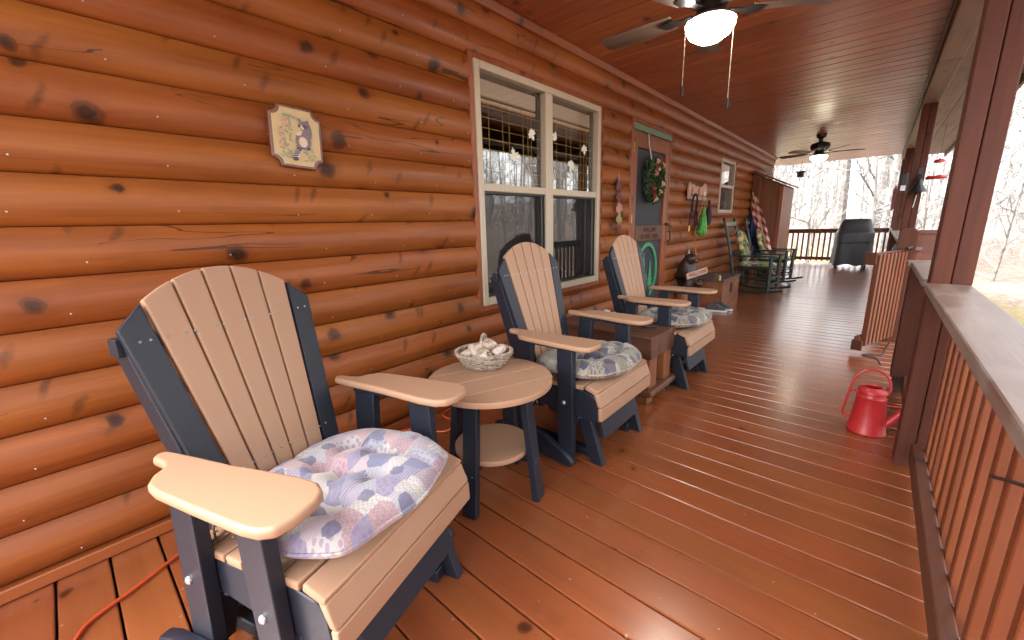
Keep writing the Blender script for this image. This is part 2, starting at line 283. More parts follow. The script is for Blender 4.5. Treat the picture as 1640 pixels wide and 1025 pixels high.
# ------------------------------------------------------------------ geometry helpers
class B:
    def __init__(s): s.bm = bmesh.new()
    def box(s, a, b):
        x0, y0, z0 = a; x1, y1, z1 = b
        v = [s.bm.verts.new(p) for p in ((x0,y0,z0),(x1,y0,z0),(x1,y1,z0),(x0,y1,z0),(x0,y0,z1),(x1,y0,z1),(x1,y1,z1),(x0,y1,z1))]
        for f in ((3,2,1,0),(4,5,6,7),(0,1,5,4),(1,2,6,5),(2,3,7,6),(3,0,4,7)): s.bm.faces.new([v[i] for i in f])
        return s
    def bar(s, p, q, w, t, upv=(0, 0, 1)):
        """straight bar from p to q; w along the side axis, t along the up axis"""
        p, q = Vector(p), Vector(q); d = (q-p).normalized(); sd = d.cross(Vector(upv)).normalized(); u = sd.cross(d)
        v = [s.bm.verts.new(c+sd*a*w/2+u*b*t/2) for c in (p, q) for a, b in ((-1,-1),(1,-1),(1,1),(-1,1))]
        for f in ((0,1,2,3),(7,6,5,4),(1,0,4,5),(2,1,5,6),(3,2,6,7),(0,3,7,4)): s.bm.faces.new([v[i] for i in f][::-1])
        return s
    def prism(s, pts, axis, t0, t1):
        """2-D outline extruded along axis (0: pts are y,z; 1: x,z; 2: x,y)"""
        def P(p, t):
            return (t, p[0], p[1]) if axis == 0 else (p[0], t, p[1]) if axis == 1 else (p[0], p[1], t)
        a = [s.bm.verts.new(P(p, t0)) for p in pts]; b = [s.bm.verts.new(P(p, t1)) for p in pts]; n = len(pts)
        s.bm.faces.new(a[::-1]); s.bm.faces.new(b)
        for i in range(n): s.bm.faces.new((a[i], a[(i+1)%n], b[(i+1)%n], b[i]))
        return s
    def poly(s, pts3, t=None):
        """3-D planar outline, optionally thickened by vector t"""
        a = [s.bm.verts.new(p) for p in pts3]; n = len(a)
        if t is None: s.bm.faces.new(a); return s
        b = [s.bm.verts.new(Vector(p)+Vector(t)) for p in pts3]
        s.bm.faces.new(a[::-1]); s.bm.faces.new(b)
        for i in range(n): s.bm.faces.new((a[i], a[(i+1)%n], b[(i+1)%n], b[i]))
        return s
    def tube(s, pts, r, n=8, cap=True, closed=False):
        pts = [Vector(p) for p in pts]; N = len(pts); rs = r if isinstance(r, (list, tuple)) else [r]*N
        rings = []; ref = None
        for i, p in enumerate(pts):
            d = (pts[(i+1) % N]-pts[i-1]) if closed else (pts[min(i+1, N-1)]-pts[max(i-1, 0)])
            d.normalize()
            if ref is None: ref = Vector((0,0,1)) if abs(d.z) < .9 else Vector((1,0,0))
            a = d.cross(ref).normalized(); b = a.cross(d).normalized(); ref = b
            rings.append([s.bm.verts.new(p+(a*math.cos(2*math.pi*k/n)+b*math.sin(2*math.pi*k/n))*rs[i]) for k in range(n)])
        for i in range(N if closed else N-1):
            A, Bq = rings[i], rings[(i+1) % N]
            for k in range(n): s.bm.faces.new((A[k], A[(k+1)%n], Bq[(k+1)%n], Bq[k]))
        if cap and not closed:
            s.bm.faces.new(rings[0][::-1]); s.bm.faces.new(rings[-1])
        return s
    def lathe(s, prof, c=(0,0,0), n=24, sx=1., sy=1.):
        rings = []
        for r, z in prof:
            if r < 1e-5: rings.append([s.bm.verts.new((c[0], c[1], c[2]+z))])
            else: rings.append([s.bm.verts.new((c[0]+r*sx*math.cos(2*math.pi*k/n), c[1]+r*sy*math.sin(2*math.pi*k/n), c[2]+z)) for k in range(n)])
        for A, C in zip(rings, rings[1:]):
            for k in range(n):
                if len(A) == 1 and len(C) == 1: continue
                if len(A) == 1: s.bm.faces.new((A[0], C[k], C[(k+1)%n]))
                elif len(C) == 1: s.bm.faces.new((A[k], A[(k+1)%n], C[0]))
                else: s.bm.faces.new((A[k], A[(k+1)%n], C[(k+1)%n], C[k]))
        return s
    def ball(s, c, r, sub=2, sc=(1,1,1), jit=0., rot=None):
        mt = Matrix.Translation(c) @ (rot or Matrix()) @ Matrix.Diagonal((*[r*x for x in sc], 1))
        vs = bmesh.ops.create_icosphere(s.bm, subdivisions=sub, radius=1, matrix=mt)['verts']
        if jit:
            for v in vs: v.co += Vector((random.uniform(-1,1), random.uniform(-1,1), random.uniform(-1,1)))*jit*r
        return s
    def xf(s, mt): bmesh.ops.transform(s.bm, matrix=mt, verts=s.bm.verts); return s
    def mesh(s, name, mat, bevel=0., smooth=False, seg=1, ang=35):
        bmesh.ops.recalc_face_normals(s.bm, faces=s.bm.faces)
        flat_ = set()
        if bevel:
            if smooth:
                big = max(f.calc_area() for f in s.bm.faces)*.12
                for f in s.bm.faces: f.tag = f.calc_area() > big or len(f.verts) > 4
            es = [e for e in s.bm.edges if len(e.link_faces) == 2 and e.calc_face_angle(0) > R(28)]
            orig = [f for f in s.bm.faces if smooth and f.tag]
            nf = bmesh.ops.bevel(s.bm, geom=es, offset=bevel, segments=seg, affect='EDGES', clamp_overlap=True, profile=.5)['faces']
            nf = set(nf)
            if smooth:
                s.bm.faces.index_update(); flat_ = {f.index for f in s.bm.faces if f not in nf and (f.calc_area() > big*.8 or len(f.verts) > 4)}
        me = bpy.data.meshes.new(name); s.bm.to_mesh(me); s.bm.free()
        me.materials.append(mat)
        if smooth:
            me.shade_smooth()
            me.set_sharp_from_angle(angle=R(ang))
            for i in flat_: me.polygons[i].use_smooth = False
        return me
    def obj(s, name, mat, parent=None, loc=None, **kw):
        return link(name, s.mesh(name, mat, **kw), parent, loc)

def link(name, me, parent=None, loc=None, rotz=0):
    o = bpy.data.objects.new(name, me); COL.objects.link(o)
    if parent: o.parent = parent
    if loc: o.location = loc
    if rotz: o.rotation_euler.z = rotz
    return o
def tag(o, label=None, cat=None, group=None, kind=None):
    if label: o['label'] = label
    if cat: o['category'] = cat
    if group: o['group'] = group
    if kind: o['kind'] = kind
    return o
def thing(name, label, cat, loc=(0,0,0), rotz=0, group=None):
    o = bpy.data.objects.new(name, None); COL.objects.link(o); o.location = loc; o.rotation_euler.z = rotz; o.empty_display_size = .1
    return tag(o, label, cat, group)
def copy_tree(o, parent=None):
    c = o.copy(); COL.objects.link(c); c.parent = parent
    for ch in list(o.children): copy_tree(ch, c)
    return c
def text_mesh(name, body, size, mat, extrude=.001):
    cu = bpy.data.curves.new(name, 'FONT'); cu.body = body; cu.size = size; cu.extrude = extrude; cu.align_x = 'CENTER'; cu.align_y = 'CENTER'; cu.resolution_u = 2
    t = bpy.data.objects.new(name+'_tmp', cu); COL.objects.link(t)
    dg = bpy.context.evaluated_depsgraph_get(); me = bpy.data.meshes.new_from_object(t.evaluated_get(dg))
    bpy.data.objects.remove(t); me.materials.clear(); me.materials.append(mat); return me
def arc(cx, cy, r, a0, a1, n): return [(cx+r*math.cos(R(a0+(a1-a0)*i/n)), cy+r*math.sin(R(a0+(a1-a0)*i/n))) for i in range(n+1)]
def spline(pts, n=6):
    pts = [Vector(p) for p in pts]; out = []
    for i in range(len(pts)-1):
        p0, p1, p2, p3 = pts[max(i-1,0)], pts[i], pts[i+1], pts[min(i+2, len(pts)-1)]
        for k in range(n):
            t = k/n; out.append(.5*((2*p1)+(p2-p0)*t+(2*p0-5*p1+4*p2-p3)*t*t+(3*p1-p0-3*p2+p3)*t**3))
    out.append(pts[-1]); return out
def leaf_outline(s=1.):
    """five-lobed maple leaf"""
    half = [(0,-.45),(.03,-.3),(.22,-.34),(.18,-.22),(.45,-.12),(.37,-.02),(.5,.16),(.3,.14),(.27,.22),(.13,.1),(.17,.38),(.09,.34),(0,.55)]
    return [(x*s, y*s) for x, y in half]+[(-x*s, y*s) for x, y in half[-2:0:-1]]

Y0, YW, YE = -1.25, 11.75, 13.75      # porch start (behind the camera), end of the log wall, far end of the deck
PX0, PX1 = 2.28, 2.41                # inner and outer face of the posts
H = 2.6

# ------------------------------------------------------------------ ground
def gz(x, y):
    d = max(0., x-9.)*.06 + max(0., y-22.)*.045 + max(0., -6-y)*.1
    return -.75 + d + .25*math.sin(x*.21+1)*math.cos(y*.17)*min(1., max(0., (abs(x-1)+abs(y-6)-16)/14))
g = B(); xs = [-60+i*2.5 for i in range(73)]; ys = [-50+i*2.5 for i in range(77)]
gv = [[g.bm.verts.new((x, y, gz(x, y))) for y in ys] for x in xs]
for i in range(len(xs)-1):
    for j in range(len(ys)-1): g.bm.faces.new((gv[i][j], gv[i+1][j], gv[i+1][j+1], gv[i][j+1]))
tag(g.obj('ground', M['ground'], smooth=True), 'leaf-strewn ground with a strip of dry lawn beyond the porch', kind='structure')

# ------------------------------------------------------------------ deck
D = .1415
deck = tag(B().box((-2.4, Y0, -.30), (2.44, YE, -.045)).obj('deck', M['under']), 'reddish-brown stained plank porch deck', kind='structure')
def board_mesh(name, L0, L1, w, t, mat, bev=.005):
    return B().box((L0, -w/2, -t), (L1, w/2, 0)).mesh(name, mat, bevel=bev, seg=2, smooth=True)
bm1 = board_mesh('deck_board', .005, 2.46, D-.0055, .035, M['deck']); bm2 = board_mesh('deck_board', -2.4, 2.46, D-.0055, .035, M['deck'])
k = math.ceil(Y0/D)
while (k+1)*D < YE:
    yc = (k+.5)*D; o = link('deck_board', bm2 if yc > YW+.1 else bm1, deck, (0, yc, random.uniform(-.0012, 0))); o.rotation_euler = (random.uniform(-.0012, .0012), 0, random.uniform(-.0006, .0006)); k += 1
# ------------------------------------------------------------------ ceiling and roof
roof = tag(B().box((-6, Y0+.35, H+.03), (3.02, YE+.1, H+.2)).obj('ceiling', M['ceil']), 'stained tongue-and-groove board porch ceiling', kind='structure')
CS = .178
cb = B(); w = CS/2-.0005
cb.prism([(-w+.0015, .032), (-w+.0015, .010), (-w+.008, 0), (w-.008, 0), (w-.0015, .010), (w-.0015, .032)], 0, .0, 2.29)
cbm = cb.mesh('ceiling_board', M['ceil'])
k = math.ceil((Y0+.35-4.606)/CS)
while 4.606+(k+1)*CS < YE+.05:
    link('ceiling_board', cbm, roof, (0, 4.606+(k+.5)*CS, H+random.uniform(0, .0015))); k += 1
# soffit outside the beam
sb = B().box((2.425, Y0+.35, 0), (2.60, YE, .02)).mesh('soffit_board', M['beam'], bevel=.003)
for x in (0, .178, .356): link('soffit_board', sb, roof, (x, 0, 2.535-.0*x))
B().box((2.965, Y0+.35, 2.46), (3.0, YE+.05, 2.62)).obj('fascia_board', M['beam'], roof, bevel=.003)

# ------------------------------------------------------------------ log cabin wall
cabin = thing('log_cabin', 'orange-brown log-sided cabin wall with rounded logs along the porch', 'cabin')
S, ZB = .1698, .0534
OPEN = [(1.872, 3.558, .602, 2.278), (4.15, 5.245, 0., 2.262), (7.40, 8.33, 1.285, 2.225)]
def prof(t): u = abs(2*t-1); return .004+.034*(1-u**2.1)*(1-.25*(t-.5))
def log_piece(ya, yb, z0, za, zb):
    b = B(); n = 16; pts = []
    for i in range(n+1):
        z = za+(zb-za)*i/n; pts.append((prof((z-z0)/S), z+(.0012 if i == 0 else -.0012 if i == n else 0)))
    pts = [(-.012, pts[0][1])]+pts+[(-.012, pts[-1][1])]
    rings = [[b.bm.verts.new((x, y, z)) for x, z in pts] for y in (ya, yb)]
    for i in range(len(pts)-1): b.bm.faces.new((rings[0][i], rings[1][i], rings[1][i+1], rings[0][i+1]))
    b.bm.faces.new(rings[0]); b.bm.faces.new(rings[1][::-1])
    o = b.obj('log', M['log'], cabin, smooth=True, ang=50); return o
nails = B()
rng = random.Random(3)
for k in range(15):
    z0 = ZB+k*S; z1 = z0+S
    ivs = [(Y0, YW)]; fill = []
    for ya, yb, za, zb in OPEN:
        if zb <= z0+.002 or za >= z1-.002: continue
        ivs = [p for a, c in ivs for p in ((a, min(c, ya)), (max(a, yb), c)) if p[1]-p[0] > .01]
        if za > z0+.006: fill.append((ya, yb, z0, za))
        if zb < z1-.006: fill.append((ya, yb, zb, z1))
    out = []
    for a, c in ivs:
        if c-a > 5.5:
            j = a+(c-a)*rng.uniform(.42, .62); out += [(a, j-.0008), (j+.0008, c)]
        else: out.append((a, c))
    for a, c in out:
        log_piece(a, c, z0, z0, z1)
        y = a+rng.uniform(.1, .4)
        while y < c:
            t = rng.uniform(.2, .3); nails.ball((prof(t)+.0005, y, z0+t*S), .0032, 1, (.5, 1, 1)); y += rng.uniform(.36, .46)
    for a, c, za, zb in fill: log_piece(a, c, z0, za, zb)
tag(nails.obj('nail_heads', M['steel'], cabin), kind='stuff')
B().box((-.01, Y0, .002), (.034, 4.14, .05)).obj('baseboard', M['trim'], cabin, bevel=.004)
B().box((-.01, 5.255, .002), (.034, YW, .05)).obj('baseboard', M['trim'], cabin, bevel=.004)
for a, c in ((Y0+.3, 2.6), (2.603, 6.3), (6.303, 9.9), (9.903, YW)):
    B().prism([(0, H-.002), (.075, H-.002), (.075, H-.016), (.05, H-.052), (.0, H-.056)], 1, a, c).obj('ceiling_trim', M['trim'], cabin, bevel=.003)
# sheathing behind the logs, with the openings left free, and the end wall round the corner
b = B()
segs = [(Y0, 1.9, 0, H), (1.9, 3.53, 0, .63), (1.9, 3.53, 2.25, H), (3.53, 4.18, 0, H), (4.18, 5.22, 2.24, H), (5.22, 7.43, 0, H), (7.43, 8.3, 0, 1.31), (7.43, 8.3, 2.2, H), (8.3, YW, 0, H)]
for a, c, d, e in segs: b.box((-.13, a, d), (-.014, c, e))
b.obj('sheathing', M['dark'], cabin)
B().box((-6, YW-.12, -.7), (-.132, YW, H)).obj('end_wall', M['log'], cabin)
b = B(); b.box((-4, -1.5, -.02), (-3.95, 11, 2.6)); b.box((-4, -1.5, -.03), (-.14, 11, 0)); b.box((-4, -1.5, 2.5), (-.14, 11, 2.6)); b.box((-4, -1.52, 0), (-.14, -1.5, 2.6)); b.box((-4, 11, 0), (-.14, 11.02, 2.6))
b.obj('room_lining', M['room'], cabin)

# ---- windows
def frame4(b, x0, x1, ya, yb, za, zb, w, wb=None):
    wb = wb or w
    b.box((x0, ya, za), (x1, ya+w, zb)); b.box((x0, yb-w, za), (x1, yb, zb))
    b.box((x0, ya+w+.0005, zb-w), (x1, yb-w-.0005, zb)); b.box((x0, ya+w+.0005, za), (x1, yb-w-.0005, za+wb))
win = B(); frame4(win, -.10, .040, 1.915, 3.515, .645, 2.240, .048, .055)
win = win.obj('window', M['cream'], cabin, bevel=.004)
win['label'] = 'wide cream-framed double window with maple leaf stickers'
cas = B(); frame4(cas, -.013, .030, 1.873, 3.557, .603, 2.277, .041)
cas.obj('casing', M['trimz'], win, bevel=.003)
B().box((-.09, 2.668, .70), (.037, 2.760, 2.192)).obj('mullion', M['cream'], win, bevel=.004)
for ya, yb in ((1.9635, 2.6675), (2.7605, 3.4665)):
    B().box((-.07, ya, 1.440), (.030, yb, 1.492)).obj('meeting_rail', M['cream'], win, bevel=.004)
    for za, zb, x in ((1.492, 2.1915, -.012), (.7005, 1.440, -.03)):
        B().box((x-.004, ya, za), (x, yb, zb)).obj('pane', M['glass'], win)
    sc = B().box((.010, ya+.014, .716), (.0105, yb-.014, 1.426)).obj('insect_screen', M['screen'], win)
    f = B(); frame4(f, .004, .016, ya+.001, yb-.001, .7015, 1.439, .013); f.obj('screen_frame', M['black'], win)
    B().box((-.075, yb-.035, .702), (-.02, yb-.001, 2.19)).obj('jamb_track', M['black'], win)
    # raised blind and the thin brass-coloured grille behind the upper pane
    B().box((-.065, ya+.01, 2.06), (-.03, yb-.04, 2.165)).obj('blind_headrail', M['cream'], win, bevel=.006)
    B().box((-.060, ya+.012, 2.022), (-.034, yb-.04, 2.046)).obj('blind_bottom_rail', M['yellowwood'], win, bevel=.004)
    gr = B()
    for i in range(8): z = 1.99-i*.067; gr.box((-.0112, ya+.002, z-.0008), (-.0102, yb-.002, z+.0008))
    for i in range(6): y = ya+(yb-ya)*(.16, .36, .46, .68, .76, .82)[i]; gr.box((-.0100, y-.0008, 1.494), (-.0090, y+.0008, 2.02))
    gr.obj('grille_wires', M['brass'], win)
for y, z, s, rz in ((2.33, 1.705, .115, 15), (2.545, 1.885, .10, -150), (2.845, 1.905, .085, 60), (3.09, 1.70, .125, 160), (3.30, 1.86, .10, -170)):
    a = R(rz); p = [(y+u*math.cos(a)-v*math.sin(a), z+u*math.sin(a)+v*math.cos(a)) for u, v in leaf_outline(s)]
    B().prism(p, 0, -.0086, -.0070).obj('leaf_sticker', M['frost'], win)
w2 = B(); frame4(w2, -.08, .036, 7.44, 8.29, 1.325, 2.185, .05); w2 = w2.obj('window', M['cream'], cabin, bevel=.004)
w2['label'] = 'small cream-framed sash window past the door'
cas = B(); frame4(cas, -.013, .028, 7.402, 8.328, 1.287, 2.223, .0375); cas.obj('casing', M['trimz'], w2, bevel=.003)
B().box((-.05, 7.4905, 1.735), (.028, 8.2395, 1.785)).obj('meeting_rail', M['cream'], w2, bevel=.003)
B().box((-.016, 7.4905, 1.785), (-.012, 8.2395, 2.1345)).obj('pane', M['glass'], w2); B().box((-.034, 7.4905, 1.3755), (-.03, 8.2395, 1.735)).obj('pane', M['glass'], w2)
B().box((.01, 7.4905, 1.3755), (.0105, 8.2395, 1.735)).obj('insect_screen', M['screen'], w2)

# ---- screen door
dr = B(); frame4(dr, -.012, .040, 4.152, 5.243, .001, 2.26, .034); 
dr = dr.obj('screen_door', M['trimz'], cabin, bevel=.003); dr['label'] = 'wooden screen door with dark mesh, carved crosspiece and green oval'
YA, YB = 4.19, 5.205
B().box((-.005, YA-.003, 2.155), (.048, YB+.003, 2.222)).obj('header_strip', M['sage'], dr, bevel=.006)
for ya, yb in ((YA, YA+.115), (YB-.115, YB)): B().box((.0, ya, .012), (.036, yb, 2.15)).obj('stile', M['trimz'], dr, bevel=.004)
B().box((.0, YA+.1155, 1.99), (.034, YB-.1155, 2.149)).obj('top_rail', M['trim'], dr, bevel=.004)
B().box((.0, YA+.1155, .013), (.034, YB-.1155, .20)).obj('bottom_rail', M['trim'], dr, bevel=.004)
sr = B().box((.0, YA+.1155, .985), (.040, YB-.1155, 1.165)).obj('carved_crosspiece', M['timber'], dr, bevel=.004)
for tx, z, s in (('WELCOME', 1.112, .075), ('TO THE CABIN', 1.036, .075)):
    me = text_mesh('lettering', tx, s, M['ink']); o = link('lettering', me, sr, (.0415, (YA+YB)/2, z)); o.rotation_euler = (R(90), 0, R(90))
B().box((.012, YA+.1155, 1.1655), (.0125, YB-.1155, 1.9895)).obj('upper_mesh', M['doorscreen'], dr)
B().box((.012, YA+.1155, .2005), (.0125, YB-.1155, .9845)).obj('lower_mesh', M['doorscreen'], dr)
B().box((-.11, YA-.02, 0), (-.07, YB+.02, 2.24)).obj('inner_door', M['dark'], dr)
for y in (4.48, 4.62): B().box((-.069, y, 1.18), (-.06, y+.03, 1.97)).obj('inner_door_strip', M['white'], dr)
ov = B(); cy, cz = 4.70, .62; n = 40
o1 = [(cy+.30*math.cos(2*math.pi*i/n), cz+.345*math.sin(2*math.pi*i/n)) for i in range(n)]; o2 = [(cy+.255*math.cos(2*math.pi*i/n), cz+.30*math.sin(2*math.pi*i/n)) for i in range(n)]
va = [[ov.bm.verts.new((x, *p)) for p in oo] for x in (.016, .030) for oo in (o1, o2)]
for i in range(n):
    j = (i+1) % n
    for A, Bq in ((va[2], va[3]), (va[1], va[0]), (va[0], va[2]), (va[3], va[1])): ov.bm.faces.new((A[i], A[j], Bq[j], Bq[i]))
ovo = ov.obj('oval_ring', M['green'], dr)
def pine(y, z, h, w):
    L = [(0, h)]
    for i in range(1, 6): f = i/5; L += [(w*f*.5, h*(1-f*.85)), (w*f*.28, h*(1-f*.85)+.008)]
    L += [(w*.05, h*.15), (w*.05, 0)]
    return [(y+a, z+c) for a, c in L]+[(y-a, z+c) for a, c in L[:0:-1]]
for y, z, h, w in ((4.61, .36, .50, .19), (4.80, .38, .36, .16), (4.70, .335, .26, .12)): B().prism(pine(y, z, h, w), 0, .018, .026).obj('pine_cutout', M['green'], ovo)
for z in (1.98, 1.24): B().box((.0365, YA+.005, z-.045), (.042, YA+.03, z+.045)).obj('hinge', M['brass'], dr)
B().box((.0365, YB-.05, 1.16), (.075, YB+.05, 1.185)).obj('latch', M['black'], dr, bevel=.004)
B().tube([(.05, YB+.03, 1.16), (.085, YB+.03, 1.14), (.085, YB+.03, .97), (.05, YB+.03, .95)], .009, 8).obj('pull_handle', M['black'], dr)

# ------------------------------------------------------------------ posts, beam, railings
def post(Y, label, z1=2.448, z0=0., x0=PX0, x1=PX1, d=.13, split=True):
    t = thing('porch_post', label, 'post', ((x0+x1)/2, Y+d/2, z0), group='porch posts')
    w = (x1-x0)/2
    if split:
        for sgn in (-1, 1): B().box((min(0, sgn*w)+.0012, -d/2, 0), (max(0, sgn*w)-.0012, d/2, z1-z0)).obj('post_board', M['post'], t, bevel=.005, seg=2)
    else: B().box((-w, -d/2, 0), (w, d/2, z1-z0)).obj('post_board', M['post'], t, bevel=.005, seg=2)
    return t
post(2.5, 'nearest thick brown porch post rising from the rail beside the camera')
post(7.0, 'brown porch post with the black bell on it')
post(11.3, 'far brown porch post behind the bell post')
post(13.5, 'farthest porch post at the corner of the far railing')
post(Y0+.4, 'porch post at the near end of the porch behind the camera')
bt = thing('roof_beam', 'long weathered beam on top of the porch posts', 'beam', (0, 0, 0))
for a, c in ((Y0+.3, 5.2), (5.203, YE)):
    B().box((PX0-.005, a, 2.45), (PX1+.01, c, 2.63)).obj('beam_timber', M['beam'], bt, bevel=.006, seg=2)
B().box((PX0-.022, Y0+.3, 2.52), (PX0-.006, YE, 2.599)).obj('inner_trim', M['posty'], bt, bevel=.003)

balm = B().box((-.0185, -.0195, 0), (.0185, .0195, .80)).mesh('baluster', M['baluster'], bevel=.003)
def railing(ya, yb, label, cap=True, near=False):
    t = thing('porch_railing', label, 'railing', (2.345, ya, 0), group='side railings'); L = yb-ya
    B().box((-.015, .002, .045), (.0265, L-.002, .135)).obj('bottom_rail', M['posty'], t, bevel=.004)
    B().box((-.015, .002, .775), (.0265, L-.002, .863)).obj('top_rail', M['posty'], t, bevel=.004)
    B().box((-.078, .002, .865), (.064, L-.002, .900)).obj('rail_cap', M['cap'], t, bevel=.006, seg=2)
    n = max(1, round(L/.127))
    for i in range(n): 
        o = link('baluster', balm, t, (.0475, (i+.5)*L/n, .058)); o.rotation_euler.z = random.uniform(-.04, .04)
    return t
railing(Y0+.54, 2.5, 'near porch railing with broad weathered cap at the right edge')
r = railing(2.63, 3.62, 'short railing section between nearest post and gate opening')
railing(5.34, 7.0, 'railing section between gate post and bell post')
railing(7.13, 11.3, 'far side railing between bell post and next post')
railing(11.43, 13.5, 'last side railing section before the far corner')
e = thing('railing_end_post', 'short square post ending the railing at the gate opening', 'post', (2.335, 3.69, 0)); B().box((-.065, -.065, .11), (.065, .065, .864)).obj('post_shaft', M['post'], e, bevel=.004)
B().box((-.085, -.068, .8655), (.075, .075, .902)).obj('post_cap', M['cap'], e, bevel=.005); B().box((-.05, -.05, .0), (.05, .05, .109)).obj('post_foot', M['under'], e)
gp = thing('gate_post', 'chamfer-topped post that carries the open porch gate', 'post', (2.295, 5.27, 0))
c = .028; w = .065
B().prism([(-w, 0), (w, 0), (w, 1.04), (w-c, 1.075), (-w+c, 1.075), (-w, 1.04)], 1, -.065, .065).obj('post_shaft', M['post'], gp, bevel=.003)
B().box((-.10, -.075, .86), (-.066, -.02, .90)).obj('latch_block', M['cap'], gp, bevel=.003); B().box((-.09, -.078, .80), (-.066, -.0655, .93)).obj('hinge', M['black'], gp)
st = thing('stair_railing', 'solid brown stair side board beyond the gate post', 'railing', (2.365, 5.40, 0))
B().box((0, 0, .60), (.27, .035, 1.02)).obj('side_board', M['postx'], st, bevel=.004); B().box((-.0, -.03, 1.0225), (.27, .06, 1.055)).obj('rail_cap', M['postx'], st, bevel=.005)
B().box((.18, -.0, -.7), (.268, .036, .598)).obj('stair_post', M['post'], st); B().box((.0, .002, -.04), (.09, .034, .598)).obj('stair_post', M['post'], st)
# steps going down from the opening
sp = thing('porch_steps', 'wooden steps going down outside the gate opening', 'steps', (2.47, 3.9, 0))
for i in range(3): B().box((.02+i*.27, 0, -.20*(i+1)-.04), (.29+i*.27, 1.35, -.20*(i+1))).obj('tread', M['cap'], sp, bevel=.004)
# the open gate
ga = thing('porch_gate', 'low slatted wooden gate standing open into the porch', 'gate', (2.265, 5.185, 0), math.atan2(-.60, -.205))
B().box((.0, -.02, .80), (.64, .02, .885)).obj('top_rail', M['posty'], ga, bevel=.004)
B().box((.0, -.02, .07), (.64, .02, .15)).obj('bottom_rail', M['posty'], ga, bevel=.004)
for i in range(8): link('slat', balm, ga, (.05+i*.078, .039, .065)).scale = (1, 1, 1.01)
B().box((.642, -.026, .79), (.668, .05, .895)).obj('end_block', M['post'], ga, bevel=.003); B().box((.642, -.026, .03), (.668, .05, .12)).obj('end_block', M['post'], ga, bevel=.003)
B().tube(spline([(.10, .066, .90), (.0, .07, .91), (-.02, .05, .89)]), .012, 8).obj('latch', M['black'], ga)
tag(B().tube(spline([(2.27, 4.45, .16), (2.25, 4.43, .10), (2.23, 4.38, .06), (2.13, 4.35, .055), (2.12, 4.32, .05), (2.20, 4.30, .045), (2.235, 4.25, .01)], 5), .007, 8).obj('drop_rod', M['black'], None), 'small bent black gate rod standing on the deck by the gate', 'gate rod')

# far railing across the end of the porch
fr = thing('end_railing', 'reddish railing across the far end of the deck', 'railing', (0, 13.62, 0))
B().box((-2.2, -.035, .865), (2.27, .075, .905)).obj('rail_cap', M['postx'], fr, bevel=.004)
B().box((-2.2, .018, .79), (2.27, .05, .864)).obj('top_rail', M['postx'], fr, bevel=.003); B().box((-2.2, .018, .085), (2.27, .05, .165)).obj('bottom_rail', M['postx'], fr, bevel=.003)
i = 0
while -2.15+i*.118 < 2.25:
    link('baluster', balm, fr, (-2.15+i*.118, -.001, .06)); i += 1

